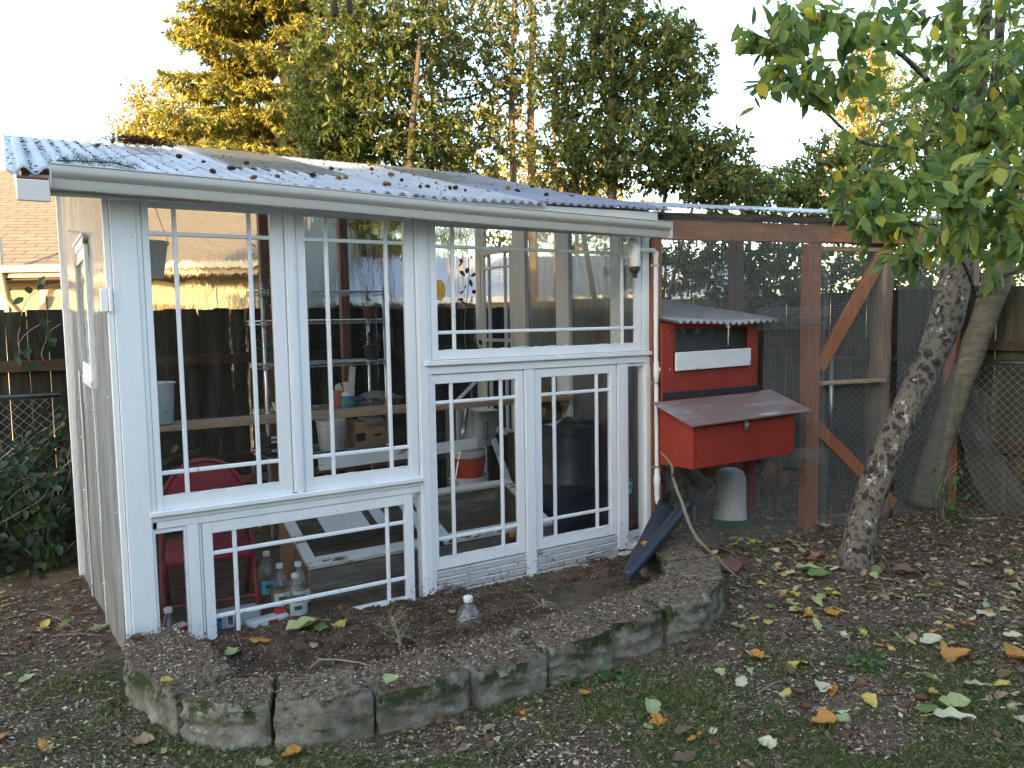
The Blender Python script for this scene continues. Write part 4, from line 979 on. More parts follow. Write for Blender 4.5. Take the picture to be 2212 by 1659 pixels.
# pink brick pile seen behind the netting, blue drum in the run
# rusty tile and concrete lump by the branch
q = atZ(1580, 1232, -.09); mb = MB(); mb.frame((q.x, q.y, -.055), (.07, .03, .01), (-.02, .055, .02), (0, -.012, .02), .006)
tag(mb.build('brick_piece', M['brick']), 'rusty brown broken brick lying under the crooked branch', 'brick')
mb = MB(); mb.frame(W((20-1106)/FD*3.35-.62, 3.35, -.02)+Vector((0, 0, -.02)), (.09, .05, .01), (-.04, .06, 0), (0, 0, .04), .012)
# ------------------------------------------------------------------ inside the greenhouse
def lrect(mb, x0, x1, y0, y1, z, w=.05): pass
def bucket(name, label, loc, r, h, mat, group=None, tilt=(0, 0, 0), handle=True, square=False, rimmed=True):
    b = thing(name, label, 'bucket', loc, group); b.rotation_euler = tilt
    n = 4 if square else 28
    rb = r*.86
    prof = [(0, 0), (rb, 0), (rb+.003, .01), (r, h-.05), (r+.008, h-.048), (r+.008, h-.042), (r+.002, h-.04), (r+.003, h-.02), (r+.008, h-.018), (r+.008, h), (r-.004, h), (r-.006, h-.01), (rb-.004, .012), (0, .01)]
    if not rimmed: prof = [(0, 0), (rb, 0), (r, h), (r+.01, h), (r+.01, h+.01), (r-.006, h+.01), (rb-.005, .01), (0, .01)]
    if square:
        # rounded square section
        mb = MB(); vs = []; fs = []; m = 24
        for (q, z) in prof:
            for k in range(m):
                t = 2*PI*k/m; ct, st_ = math.cos(t), math.sin(t); e = .38
                vs.append((q*math.copysign(abs(ct)**e, ct), q*math.copysign(abs(st_)**e, st_), z))
        for i in range(len(prof)-1):
            for k in range(m): a = i*m+k; c_ = i*m+(k+1) % m; fs.append((a, c_, c_+m, a+m))
        mb.add(vs, fs)
    else: mb = MB().lathe(prof, n=n)
    mb.build('body', mat, b, ang=40)
    if handle:
        P = [(-(r+.010)*math.cos(t), -.015-r*.95*math.sin(t)*.55, h-.06-r*.95*math.sin(t)) for t in np.linspace(0, PI, 14)]
        MB().tube(P, .0032, 6).build('handle', M['bucket'] if square else M['metal'], b, smooth=True)
    return b
b = bucket('bucket', 'battered white bucket standing at the left end of the pine plank', (.33, 1.17, 1.022), .115, .26, M['gbucket'], handle=False, rimmed=False)
pk = MB(); pk.bar((-.02, 1.20, .995), (3.53, 1.02, 1.0), .27, .038); o = pk.build('plank', M['plank']); tag(o, 'long pine plank spanning the greenhouse as a bench top', 'plank')
MB().box(3.44, 3.51, .93, .97, .94, .976).build('cleat', M['plank'], o)
MB().box(.04, .10, 1.1, 1.2, -.1, .974).build('trestle_leg', M['oldwood'], o); MB().box(2.55, 2.62, 1.3, 1.36, -.1, .974).build('trestle_leg', M['oldwood'], o)
hp = thing('hanging_basket', 'grey plastic hanging pot in the upper left casement', 'hanging pot', tuple(atY(322, 602, .38)))
MB().lathe([(0, 0), (.075, 0), (.105, .185), (.115, .19), (.115, .205), (.10, .205), (.07, .01), (0, .01)], n=24).build('pot', M['gutter'], hp, ang=40)
MB().tube([(.11, 0, .2), (.06, 0, .36), (.0, 0, .55)], .002, 6).tube([(-.11, 0, .2), (-.05, 0, .36), (0, 0, .55)], .002, 6).build('hanger', M['wire'], hp)
# wire rack
rk = thing('wire_rack', 'chrome wire shelving rack filled with plants along the back', 'shelving rack', (0, 0, 0))
RX0, RX1, RY0, RY1 = 1.235, 2.255, 1.88, 2.26; SH = (1.925, 1.685, 1.335, .945, .60, .12)
for x in (RX0, RX1):
    for y in (RY0, RY1):
        mb = MB(); mb.tube([(x, y, -.1), (x, y, 1.98)], .0135, 12)
        for k in range(80): mb.lathe([(.0137, -.0012), (.0146, 0), (.0137, .0012)], (x, y, -.05+k*.0254), 10)
        mb.build('post', M['chrome'], rk, smooth=True)
for z in SH:
    mb = MB()
    for dz in (0, -.028):
        r = .0035
        P = [(RX0-.03, RY0-.02, z+dz), (RX1+.03, RY0-.02, z+dz), (RX1+.03, RY1+.02, z+dz), (RX0-.03, RY1+.02, z+dz), (RX0-.03, RY0-.02, z+dz)]
        for a, b in zip(P, P[1:]): mb.tube([a, b], r, 6)
    for k in range(38):
        x = RX0-.015+k*.0282
        mb.tube([(x, RY0-.02, z-.028), (x, RY0-.02, z+.0035), (x, RY1+.02, z+.0035), (x, RY1+.02, z-.028)], .0024, 4)
    for y in np.linspace(RY0+.03, RY1-.03, 3): mb.tube([(RX0-.03, y, z-.003), (RX1+.03, y, z-.003)], .003, 5)
    for k in range(8): pass
    mb.build('shelf', M['chrome'], rk)
    mb = MB()
    for x in (RX0, RX1):
        for y in (RY0, RY1): mb.lathe([(.0, -.04), (.020, -.04), (.018, .012), (0, .012)], (x, y, z), 10)
    mb.build('sleeve', M['gutter'], rk)
def potplant(name, label, x, y, z, r, h, mat, nleaf=30, spread=.12, up=.15, lmat='potleaf', ls=.05, cat='potted plant'):
    t = thing(name, label, cat, (x, y, z)); MB().lathe([(0, 0), (r*.72, 0), (r, h), (r*1.08, h), (r*1.08, h+.006), (r*.93, h+.006), (r*.88, h-.012), (0, h-.012)], n=16).build('pot', M[mat], t, ang=40)
    if nleaf:
        ph = rng.uniform(0, 2*PI, nleaf); rr = rng.uniform(.2, 1, nleaf)*spread; zz = h+rng.uniform(.02, up, nleaf)
        P = np.stack([rr*np.cos(ph), rr*np.sin(ph), zz], 1); A = np.stack([np.cos(ph), np.sin(ph), rng.normal(.2, .5, nleaf)], 1)
        V, F = blades(P, A, np.tile([0, 0, 1.], (nleaf, 1)), rng.uniform(.7, 1.3, nleaf)*ls, rng.uniform(.5, .75, nleaf)*ls, .2, .3)
        npmesh('leaves', V, F, M[lmat], t)
        V, F = segs(np.tile([0, 0, h-.01], (nleaf, 1))+rng.normal(0, .008, (nleaf, 3)), P, np.full(nleaf, .002), np.full(nleaf, .001), 4); npmesh('stems', V, F, M['weed'], t)
    return t
def onshelf(px, py, z, Y=2.0): q = atY(px, py, Y); return q.x
potplant('pot_plant', 'tall green plant on the top shelf at its left end', 1.36, 1.95, 1.93, .055, .09, 'blackp', 44, .15, .26)
potplant('pot_plant', 'bushy green plant in a black pot, second shelf, left end', 1.38, 2.0, 1.69, .06, .12, 'blackp', 54, .14, .14)
potplant('empty_pot', 'small brown empty pot on the second shelf, right end', onshelf(798, 670, 0, 1.96), 1.96, 1.69, .058, .10, 'brick', 3, .03, .06, cat='plant pot')
potplant('pot_plant', 'round leaved green plant on the third shelf, left end', 1.36, 1.98, 1.34, .06, .08, 'blackp', 54, .15, .12, ls=.06)
potplant('pot_plant', 'pink leaved plant in a dark pot, third shelf, right end', onshelf(803, 765, 0, 1.98), 1.98, 1.34, .07, .12, 'blackp', 30, .10, .10, 'redleaf' if 'redleaf' in M else 'darkwilt')
potplant('pot_plant', 'yellow green succulent on the fourth shelf, left end', 1.36, 2.0, .95, .055, .07, 'gbucket', 60, .14, .12, ls=.05)
potplant('pot_plant', 'small leafy plant in the shade under the plank', 1.52, 1.95, .605, .05, .07, 'blackp', 30, .12, .2, ls=.045)
mb = MB(); mb.lathe([(0, 0), (.055, 0), (.072, .12), (.080, .122), (.080, .145), (.068, .145), (.05, .01), (0, .01)], n=20)
o = mb.build('terracotta_pot', M['terra'], ang=40); o.location = (onshelf(733, 850, 0, 1.98), 2.0, .95); tag(o, 'terracotta pot on the fourth shelf left of the blue tub', 'plant pot')
t = thing('plant_label_tub', 'blue and white tub of white plant labels on the fourth shelf', 'tub', (onshelf(752, 850, 0, 1.93), 1.95, .95))
MB().lathe([(0, 0), (.058, 0), (.060, .095), (0.06, .095)], n=20).build('wrap', M['blue'], t, ang=40)
MB().lathe([(.060, .095), (.063, .125), (.066, .125), (.066, .131), (.058, .131), (.056, .1)], n=20).build('rim', M['whitel'], t, ang=40)
MB().lathe([(.0598, .03), (.0612, .032), (.0612, .05), (.0598, .052)], n=20).build('band', M['lime'], t)
mb = MB()
for k in range(9):
    a = random.uniform(0, 6); x, y = .03*math.cos(a), .03*math.sin(a); mb.bar((x, y, .05), (x*2.2-.03, y*2, .19+random.uniform(-.03, .03)), .026, .003, (0, 1, .1), .001)
mb.bar((.03, 0, .1), (.055, 0, .34), .055, .004, (0, 1, .1), .001); mb.build('plant_label', M['whitel'], t)
t = thing('seed_tray', 'crumpled grey plastic bag on a seed tray at the right end of the fourth shelf', 'seed tray', (onshelf(812, 865, 0, 1.95), 2.0, .95))
MB().box(-.16, .20, -.1, .12, 0, .05, .006).build('tray', M['clear'], t)
mb = MB(); mb.grid(lambda u, v: (-.19+.42*u, -.13+.28*v, .055+.05*math.sin(PI*u)*math.sin(PI*v)+.03*fbm(u*6, v*5, 1, 4, 4)), 40, 28); mb.build('bag', M['greycloth'], t, smooth=False)
x = onshelf(715, 940, 0, 1.94)
bucket('bucket', 'dirty white bucket under the plank left of the cardboard box', (x, 1.93, .605), .118, .25, M['gbucket'], handle=True)
x = onshelf(793, 935, 0, 1.95); t = thing('cardboard_box', 'brown cardboard box with gloves on top under the plank', 'box', (x, 2.0, .605), rz=.12)
MB().box(-.15, .17, -.12, .12, 0, .21, .003).build('body', M['card'], t)
mb = MB(); mb.box(-.151, -.06, -.1215, -.1205, .05, .12, .0002).box(.02, .1, -.1215, -.1205, .08, .10, .0002); mb.build('print', M['ink'], t)
gl = thing('work_gloves', 'grey work gloves slumped over the cardboard box', 'gloves', (x, 1.98, .82), rz=.12)
for dx, a in ((-.03, .3), (.06, -.2)):
    mb = MB()
    loft_pts = []
    mb.frame((dx, -.04, .014), (.042, .01, 0), (-.008, .05, .004), (0, 0, .012), .010)
    for k, f in enumerate((-.03, -.01, .01, .03)): mb.tube([(dx+f, -.085, .014), (dx+f*1.2, -.125, .006), (dx+f*1.3+a*.02, -.138, -.03-.006*(k % 2))], [.011, .010, .008], 7)
    mb.tube([(dx+.04, -.05, .012), (dx+.066, -.08, .008)], [.011, .009], 7); mb.build('glove', M['greycloth'], gl, smooth=True)
t = thing('tray_stack', 'stack of black nursery trays on the lower left of the rack', 'trays', (1.30, 1.98, .605), rz=.05)
for k in range(5): MB().box(-.10-.004*(k % 2), .10, -.13, .13, .0+k*.035, .026+k*.035, .004).build('tray', M['black'], t)
for k in (1, 3, 4): MB().box(-.06, .07, -.1345, -.1305, .004+k*.035, .024+k*.035, .0005).build('paper', M['whitel'], t)
# red folding chair
ch = thing('folding_chair', 'red metal folding chair behind the low left window', 'chair', (.49, .55, -.1), rz=-.15); ch.scale = (1.1, 1.1, 1.06)
f = M['folding']
def arch(w, h, n=14): return [(-w+2*w*i/n, 0, h*(1-abs(-1+2*i/n)**2.6)) for i in range(n+1)]
mb = MB(); A_ = arch(.215, .22)
vs = [(x, -.012-.03*(1-(x/.22)**2)+y, .68+z*.92+.0) for y in (0, .012) for x, _, z in A_] ; n = len(A_); base = [(x, -.012-.03*(1-(x/.22)**2)+y, .665) for y in (0, .012) for x, _, z in A_]
mb.add(vs+base, [(i, i+1, i+1+2*n, i+2*n) for i in range(n-1)]+[(i+n, i+1+n, i+1+3*n, i+3*n)[::-1] for i in range(n-1)]+[(i, i+n, i+1+n, i+1) for i in range(n-1)])
o = mb.build('backrest', f, ch, smooth=False)
P = [(-.228, .02, .40)]+[(x*1.06, .0-.03*(1-(x/.22)**2), .68+z) for x, _, z in A_]+[(.228, .02, .40)]
MB().tube(P, .0125, 10).build('back_frame', f, ch, smooth=True)
mb = MB(); mb.frame((0, -.16, .43), (.205, 0, 0), (0, .19, .012), (0, 0, .019), .018); mb.build('seat', f, ch, ang=60)
for s in (-1, 1):
    MB().tube([(s*.228, .03, .60), (s*.232, -.10, .30), (s*.235, -.30, .0)], .0125, 8).build('leg', f, ch, smooth=True)
    MB().tube([(s*.212, -.30, .42), (s*.214, .10, .18), (s*.216, .26, .0)], .0125, 8).build('leg', f, ch, smooth=True)
MB().tube([(-.233, -.21, .14), (.233, -.21, .14)], .008, 8).tube([(-.215, .16, .12), (.215, .16, .12)], .008, 8).build('stretcher', f, ch)
# bottles
def bottle(label, loc, h=.27, r=.066, cap='whitel', fill=.6, lab='whitel', liquid='amber', rz=0, tilt=(0, 0), group=None):
    t = thing('juice_bottle', label, 'bottle', loc, group); t.rotation_euler = (tilt[0], tilt[1], rz); s = h/.27
    pr = [(0, 0), (r*.92, 0), (r, .012*s), (r, .145*s), (r*.93, .165*s), (r*.55, .215*s), (.017, .235*s), (.017, .255*s), (0, .255*s)]
    MB().lathe(pr, n=20).build('body', M['clear'], t, smooth=True)
    MB().lathe([(0, .248*s), (.0215, .248*s), (.0225, .252*s), (.0225, .270*s), (.018, .274*s), (0, .274*s)], n=18).build('cap', M[cap], t, ang=40)
    if fill: MB().lathe([(0, .004), (r*.9, .004), (r*.965, .014*s), (r*.965, min(.14, .2*fill)*s), (0, min(.14, .2*fill)*s)], n=20).build('juice', M[liquid], t, smooth=True)
    if lab: MB().lathe([(r+.0006, .035*s), (r+.0006, .115*s)], n=20).f and None
    if lab:
        mb = MB(); mb.grid(lambda u, v: ((r+.001)*math.cos(-2.4+2.6*u), (r+.001)*math.sin(-2.4+2.6*u), (.035+.08*v)*s), 16, 2); mb.build('paper_label', M[lab], t, smooth=True)
        mb = MB(); mb.grid(lambda u, v: ((r+.002)*math.cos(-2.0+.7*u), (r+.002)*math.sin(-2.0+.7*u), (.07+.025*v)*s), 8, 2); mb.build('label_mark', M['green'], t, smooth=True)
    return t
bottle('clear juice bottle with white cap in front of the weathered box, nearest the glass', (.905, .16, -.10), rz=.0)
bottle('left of the two touching juice bottles with white caps', (.87, .36, -.10), .285)
bottle('right of the two touching juice bottles with white caps', (.975, .33, -.10), .285)
bottle('rearmost tall empty bottle with a white cap beside the red chair', (.86, .62, -.10), .30, fill=0, lab='cyan')
bottle('juice bottle with a blue label in the narrow right pane', (3.42, .14, .30), .30, .07, 'whitel', .9, 'cyan', tilt=(0, .12))
bottle('amber bottle with an orange cap lying behind the lower right casement', (2.78, .20, .02), .30, .07, 'orangecap' if 'orangecap' in M else 'stick_or', .8, None, rz=-.4, tilt=(0, -1.25))
bottle('clear bottle with a blue wrapper at the foot of the narrow left pane', (.19, .10, -.13), .26, .05, 'whitel', 0, 'cyan')
# packs on the floor
def pack(name, label, loc, rz, dims, mats, cat='drink pack'):
    t = thing(name, label, cat, loc, rz=rz); a, b, c_ = dims
    MB().box(-a, a, -b, b, 0, c_, .012).build('wrapper', M[mats[0]], t)
    for i, (x0, x1, z0, z1, mm) in enumerate(mats[1]):
        MB().box(x0*a, x1*a, -b-.0015, -b-.0002, z0*c_, z1*c_, .0003).build('print', M[mm], t)
    return t
pack('drink_pack', 'grey and green wrapped pack of drinks under the chair', (.57, .25, -.115), -.05, (.14, .055, .115), ('gbucket', ((-.95, -.6, .1, .8, 'ink'), (-.4, .15, .05, .95, 'whitel'), (-.35, -.15, .4, .9, 'green'), (-.1, .1, .1, .5, 'redp'))))
mb = MB(); mb.add([(.035*math.cos(t_)*.72, 0, .035*math.sin(t_)) for t_ in np.linspace(0, 2*PI, 20)[:-1]], [tuple(range(19))[::-1]]); o = mb.build('oval_mark', M['blue']); 
o.parent = bpy.data.objects['drink_pack']; o.location = (-.108, -.0585, .055)
pack('drink_pack', 'white pack with red fruit and a green band lying against the low window', (.72, .10, -.15), .12, (.12, .04, .12), ('whitel', ((-.9, -.2, .35, .55, 'lime'), (-.1, .4, .65, .9, 'redp'), (.5, .9, .1, .4, 'redp'), (-.7, -.3, .1, .3, 'redp'))))
pack('drink_pack', 'small white and red carton standing behind the two lower left panes', (.265, .22, -.12), .3, (.04, .03, .11), ('whitel', ((-.8, .8, .6, .9, 'redp'),)))
pack('drink_pack', 'red topped carton beside the juice bottles', (.80, .13, -.13), .1, (.035, .03, .12), ('redp', ((-.8, .8, .1, .4, 'whitel'),)))
# cold frame with two sash lids
cf = thing('cold_frame', 'weathered wooden cold frame with white sash lids behind the low windows', 'cold frame', (0, 0, 0))
X0, X1, Y0, Y1, ZA, ZB = 1.035, 2.90, .33, .95, .115, .345
MB().box(X0+.02, X1-.02, Y0, Y0+.02, -.03, ZA).box(X0+.02, X1-.02, Y0+.002, Y0+.021, -.13, -.036).build('front_board', M['oldwood'], cf)
def side(x, nm):
    mb = MB(); P = [(Y0, -.13), (Y1, -.13), (Y1, ZB+.02), (Y0, ZA+.01)]
    prism(mb, x, x+.02, P); mb.build(nm, M['rawply'] if x < 2 else M['oldwood'], cf)
side(X0, 'side_board'); side(X1-.02, 'side_board'); MB().box(X0+.02, X1-.02, Y1-.02, Y1, -.13, ZB).build('back_board', M['oldwood'], cf)
MB().box(1.36, 1.42, Y0-.006, Y0, .085, .1, .001).build('hinge', M['metal'], cf)
up = Vector((0, -(ZB-ZA), Y1-Y0)).normalized(); ax = Vector((0, Y1-Y0, ZB-ZA)).normalized(); L = math.hypot(Y1-Y0, ZB-ZA)
for k, (a, b) in enumerate(((X0+.0, 1.95), (1.99, X1))):
    o = Vector((0, Y0-.015, ZA+.022)); mb = MB()
    def q(x, t, hx, ht): mb.frame(o+Vector((x, 0, 0))+ax*t, (hx, 0, 0), ax*ht, up*.015, .003)
    q(a+.035, L/2, .035, L/2); q(b-.035, L/2, .035, L/2); q((a+b)/2, .045, (b-a)/2-.071, .045); q((a+b)/2, L-.03, (b-a)/2-.071, .03)
    w = mb.build('sash_lid', M['paint_low'], cf)
    g_ = MB(); g_.add([o+Vector((x, 0, 0))+ax*t for x, t in ((a+.06, .08), (b-.06, .08), (b-.06, L-.05), (a+.06, L-.05))], [(0, 1, 2, 3)]); g_.build('pane', M['pane'], w)
mb = MB()
for k in range(6): y_ = Y0+.03+k*.098; mb.box(X0+.03, X1-.03, y_, y_+.09, -.10, .07+.012*(k % 2))
mb.build('slat_floor', M['slat'], cf)
mb = MB(); mb.frame((1.42, .72, .29), (.16, 0, 0), ax*.12, up*.0005, .0002); mb.frame((1.68, .74, .30), (.05, .02, 0), ax*.12, up*.0005, .0002)
tag(mb.build('paper_sheet', M['whitel']), 'pale paper sheets lying on the left lid of the cold frame', 'paper')
# buckets in a stack
bx, by = 2.72, 1.30
bucket('bucket', 'white lidded bucket at the bottom of the bucket stack', (bx, by, -.05), .165, .42, M['bucket'], 'buckets in the stack behind the lower casement')
bucket('bucket', 'red bucket in the middle of the bucket stack', (bx-.005, by, .33), .150, .20, M['rbucket'], 'buckets in the stack behind the lower casement', handle=False)
bucket('bucket', 'plain white bucket nested in the red bucket', (bx+.005, by, .46), .140, .13, M['bucket'], 'buckets in the stack behind the lower casement', handle=False)
b = bucket('square_bucket', 'square white bucket tipped on top of the bucket stack', (bx+.10, by+.05, .62), .150, .30, M['bucket'], 'buckets in the stack behind the lower casement', tilt=(.08, .06, .35), square=True)
mb = MB(); mb.box(-.035, -.02, -.148, -.147, .05, .22, .0002)
for k in range(5): mb.box(-.075+.018*k, -.068+.018*k, -.1475, -.1465, .06, .11, .0002)
mb.tube([(.0+.035*math.cos(t_)-.045, -.1475, .165+.035*math.sin(t_)) for t_ in np.linspace(0, 2*PI, 17)], .003, 4); mb.bar((-.07, -.1475, .14), (-.02, -.1475, .19), .004, .002, (0, 1, 0), .0002); mb.build('warning_print', M['greycloth'], b)
mb = MB(); mb.bar((1.35, 1.0, .655), (2.64, 1.0, .685), .03, .085, (0, 0, 1)); tag(mb.build('white_board', M['paint_low']), 'long grey white board across the middle of the greenhouse', 'board')
mb = MB(); mb.bar(atY(1066, 948, 1.02), atY(1120, 1100, .98), .05, .02, (0, -1, .3)); tag(mb.build('leaning_board', M['paint_low']), 'white board leaning down to the right beside the barrel', 'board')
lp = thing('lamp_arm', 'chrome telescopic arm standing behind the bucket stack', 'metal arm', (0, 0, 0))
a = atY(998, 950, 1.22); b_ = atY(1012, 868, 1.22); c_ = atY(1030, 822, 1.22); MB().tube([a+(a-b_)*1.6, a], .008, 8).build('rod', M['chrome'], lp); MB().tube([a, lerp(a, b_, .3), lerp(a, b_, .32), b_], [.022, .024, .018, .017], 12).build('grip', M['chrome'], lp, smooth=True); 
MB().bar(atY(985, 868, 1.4), atY(1027, 825, 1.4), .03, .008, (0, 1, 0)).build('arm', M['whitel'], lp)
# barrel and jug
t = thing('barrel', 'dark blue plastic barrel behind the lower right casement', 'barrel', (3.235, .64, -.1))
MB().lathe([(0, 0), (.26, 0), (.275, .02), (.285, .3), (.292, .47), (.297, .48), (.297, .50), (.292, .51), (.285, .70), (.275, .86), (.283, .865), (.285, .93), (.278, .935), (.26, .935), (.258, .90), (0, .90)], n=40).build('body', M['barrel'], t, ang=30)
MB().lathe([(0, .90), (.04, .90), (.042, .925), (.0, .925)], (.02, -.14, .0), 14).build('bung', M['black'], t, ang=40)
mb = MB(); mb.grid(lambda u, v: (-.22+.24*u, -.20+.16*v, .945+.07*(1-v)*math.sin(PI*u)), 12, 6); mb.build('lid_flap', M['gbucket'], t, smooth=True)
t = thing('amber_jug', 'big brown amber jug standing behind the barrel', 'jug', (3.40, 1.18, .70))
MB().lathe([(0, 0), (.14, 0), (.165, .03), (.17, .2), (.15, .27), (.06, .34), (.045, .36), (.045, .4), (0, .4)], n=28).build('body', M['ambdark'], t, smooth=True)
t = thing('crate', 'low wooden crate carrying the amber jug', 'crate', (3.36, 1.18, -.1)); MB().box(-.2, .2, -.2, .2, 0, .78, .004).build('body', M['oldwood'], t)
mb = MB()
for (x, y, z, a) in ((3.42, .12, -.08, .2), (3.42, .14, .0, .5), (3.43, .16, .09, -.2), (3.41, .13, .17, .1)):
    bk = MB(); bk.frame((0, 0, 0), (.095, 0, .02), (0, .045, 0), (0, 0, .03), .005); o = bk.build('brick', M['brick']); o.location = (x, y, z); o.rotation_euler = (0, .1, a)
    tag(o, {-.08: 'lowest', .0: 'second lowest', .09: 'third', .17: 'topmost'}[z]+' red brick of the pile in the narrow right pane', 'brick', 'bricks piled in the narrow right pane')
bp_ = MB(); q = atY(1362, 806, .35); bp_.tube([q+Vector((-.1, 0, .0)), q+Vector((.10, 0, .0))], .022, 12); tag(bp_.build('short_pipe', M['metal'], smooth=True), 'short grey pipe fixed across the top of the narrow right pane', 'pipe')
# wilted climber hanging at the back right
n = 30; tt = rng.random(n); z_ = 2.25-.9*tt; P = np.stack([3.02+.03*np.sin(tt*9)+rng.normal(0, .05, n), np.full(n, 1.8)+rng.normal(0, .03, n), z_], 1)
V, F = blades(P, np.stack([rng.normal(0, .5, n), rng.normal(0, .5, n), np.full(n, -1.)], 1), rng.normal(0, 1, (n, 3)), rng.uniform(.04, .08, n), rng.uniform(.03, .05, n), .4, .4)
wl = thing('wilted_climber', 'dark wilted climbing plant hanging inside the wide upper window', 'climbing plant', (0, 0, 0)); npmesh('leaves', V, F, M['darkwilt'], wl)
MB().tube([(3.02+.03*math.sin(t_*9), 1.8, 2.4-1.6*t_) for t_ in np.linspace(0, 1, 20)], .004, 5).build('stem', M['deadtwig'], wl, smooth=True)
# ------------------------------------------------------------------ in the bed
p = atZ(1012, 1332, -.02); t = thing('buried_bottle', 'clear plastic bottle with a white cap pushed into the bed soil', 'bottle', (p.x, p.y, bedz(p.x, p.y)-.02)); t.scale = (1.3, 1.3, 1.3)
MB().lathe([(.058, 0), (.058, .03), (.045, .06), (.028, .085), (.014, .097), (.014, .11), (0, .11)], n=24).build('body', M['clear'], t, smooth=True)
MB().lathe([(0, .104), (.0195, .104), (.0205, .108), (.0205, .124), (.017, .128), (0, .128)], n=24).build('cap', M['whitel'], t, ang=40)
def deadplant(label, p, h, lean, nb, nl):
    t = thing('dead_plant', label, 'dead plant', p); top = Vector((lean[0], lean[1], h)); mb = MB()
    mb.tube([(0, 0, -.02), top*.35+Vector((.008, 0, 0)), top*.7, top], [.011, .009, .008, .007], 8)
    LP = []; LA = []
    for k in range(nb):
        s = random.uniform(.05, .95); b0 = top*s; a = random.uniform(0, 2*PI); d = Vector((math.cos(a), math.sin(a), random.uniform(-.3, .8)))
        P = [b0]
        for i in range(5): d = (d+Vector((random.gauss(0, .35), random.gauss(0, .35), random.gauss(-.05, .3)))).normalized(); P.append(P[-1]+d*random.uniform(.012, .035)); 
        mb.tube(P, [.003, .0025, .002, .0015, .0012, .0008], 5)
        for q in P[2:]:
            for _ in range(nl): LP.append(tuple(q)); LA.append((random.gauss(0, 1), random.gauss(0, 1), random.gauss(0, .7)))
    mb.build('stem', M['deadtwig'], t, smooth=True)
    if LP: n = len(LP); V, F = blades(np.array(LP), np.array(LA), rng.normal(0, 1, (n, 3)), rng.uniform(.01, .028, n), rng.uniform(.004, .01, n), .4, .6); npmesh('leaves', V, F, M['drygreen'], t)
    return t
M['drygreen'] = leafmat('dry_green_leaf', [(0, (.13, .12, .05)), (1, (.30, .26, .14))], .7, .25)
p = atZ(866, 1372, .02); deadplant('dried grey green stem with withered leaves at the right end of the low window', (p.x, p.y, bedz(p.x, p.y)), .185, (-.045, .0), 26, 3)
p = atZ(1172, 1287, 0); deadplant('pale cut stump with thin side twigs in the middle of the bed', (p.x, p.y, bedz(p.x, p.y)), .055, (.0, 0), 6, 0)
for k, (x, y, l) in enumerate(((520, 1395, 'thin bare twig sticking up left of the low window'), (575, 1415, 'short bare twig in the front left of the bed'))):
    p = atZ(x, y, -.01); mb = MB(); mb.tube([p, p+Vector((-.01, .0, .05)), p+Vector((-.035, .0, .11-.04*k))], [.002, .0018, .0008], 5); tag(mb.build('twig', M['deadtwig']), l, 'twig')
p = atZ(720, 1428, .0); mb = MB(); mb.tube([atZ(668, 1445, .02), atZ(690, 1425, .03), atZ(730, 1425, .02), atZ(780, 1432, .015), atZ(810, 1440, .02)], [.002, .005, .004, .003, .001], 6); tag(mb.build('fallen_twig', M['deadtwig']), 'curved brown twig lying across the front of the bed', 'twig')
# green weed by the blocks
p = atZ(1226, 1474, -.08); t = thing('dandelion_weed', 'bright green toothed weed growing at the foot of the blocks', 'weed', (p.x, p.y, gzn(p.x, p.y)))
n = 34; ph = rng.uniform(0, 2*PI, n); A = np.stack([np.cos(ph), np.sin(ph), rng.uniform(.2, 1.2, n)], 1); V, F = blades(np.zeros((n, 3)), A, np.tile([0, 0, 1.], (n, 1)), rng.uniform(.05, .105, n), rng.uniform(.012, .022, n), .3, .55); npmesh('leaves', V, F, M['weed'], t)
for (x, y, l) in ((1640, 1185, 'low round leaved plant growing below the netting'), (1330, 1475, 'small ground ivy plant right of the blocks'), (1870, 1435, 'small green tuft on the bare soil')):
    p = atZ(x, y, -.09); t = thing('ground_plant', l, 'plant', (p.x, p.y, gzn(p.x, p.y)))
    n = 30; ph = rng.uniform(0, 2*PI, n); rr = rng.uniform(.01, .11, n); P = np.stack([rr*np.cos(ph), rr*np.sin(ph), rng.uniform(.01, .05, n)], 1)
    V, F = blades(P, np.stack([np.cos(ph), np.sin(ph), rng.normal(.1, .2, n)], 1), np.tile([0, 0, 1.], (n, 1)), rng.uniform(.02, .045, n), rng.uniform(.018, .035, n), .2, .2); npmesh('leaves', V, F, M['weed'], t)
# ------------------------------------------------------------------ fences
def fence(name, label, p0, p1, ztop, mat, seed, gap=.0045, bw=.138, inner=(0, -1), pipe=True):
    random.seed(seed); p0, p1 = Vector(p0), Vector(p1); L = (p1-p0).length; d = (p1-p0)/L; nrm_ = Vector(inner)
    t = thing(name, label, 'fence', (0, 0, 0)); mb = MB(); x = 0
    D3 = Vector((d.x, d.y, 0)); N3 = Vector((nrm_.x, nrm_.y, 0))
    while x < L:
        w = bw+random.uniform(-.006, .006); c = p0+d*(x+w/2); z1 = ztop+random.uniform(-.012, .012); a = random.gauss(0, .004)
        mb.frame(Vector((c.x, c.y, (z1-.2)/2)), D3*(w/2), N3*.009, Vector((a, 0, (z1+.2)/2)), .004); x += w+max(.0012, random.gauss(gap, .0028))
    mb.build('boards', M[mat], t)
    for z in (.45, 1.36):
        a = p0+nrm_*.03; b = p1+nrm_*.03; MB().bar((a.x, a.y, z), (b.x, b.y, z), .04, .09).build('rail', M['rail'], t)
    x = .6
    while x < L:
        c = p0+d*x-nrm_*.05; MB().box(c.x-.045, c.x+.045, c.y-.045, c.y+.045, -.2, ztop-.05).build('post', M['rail'], t); x += 2.4
    return t
FY = 2.95
fence('wooden_fence', 'dark mossy board fence running behind the greenhouse', (-4.5, FY), (7.0, FY), 1.80, 'fence', 5)
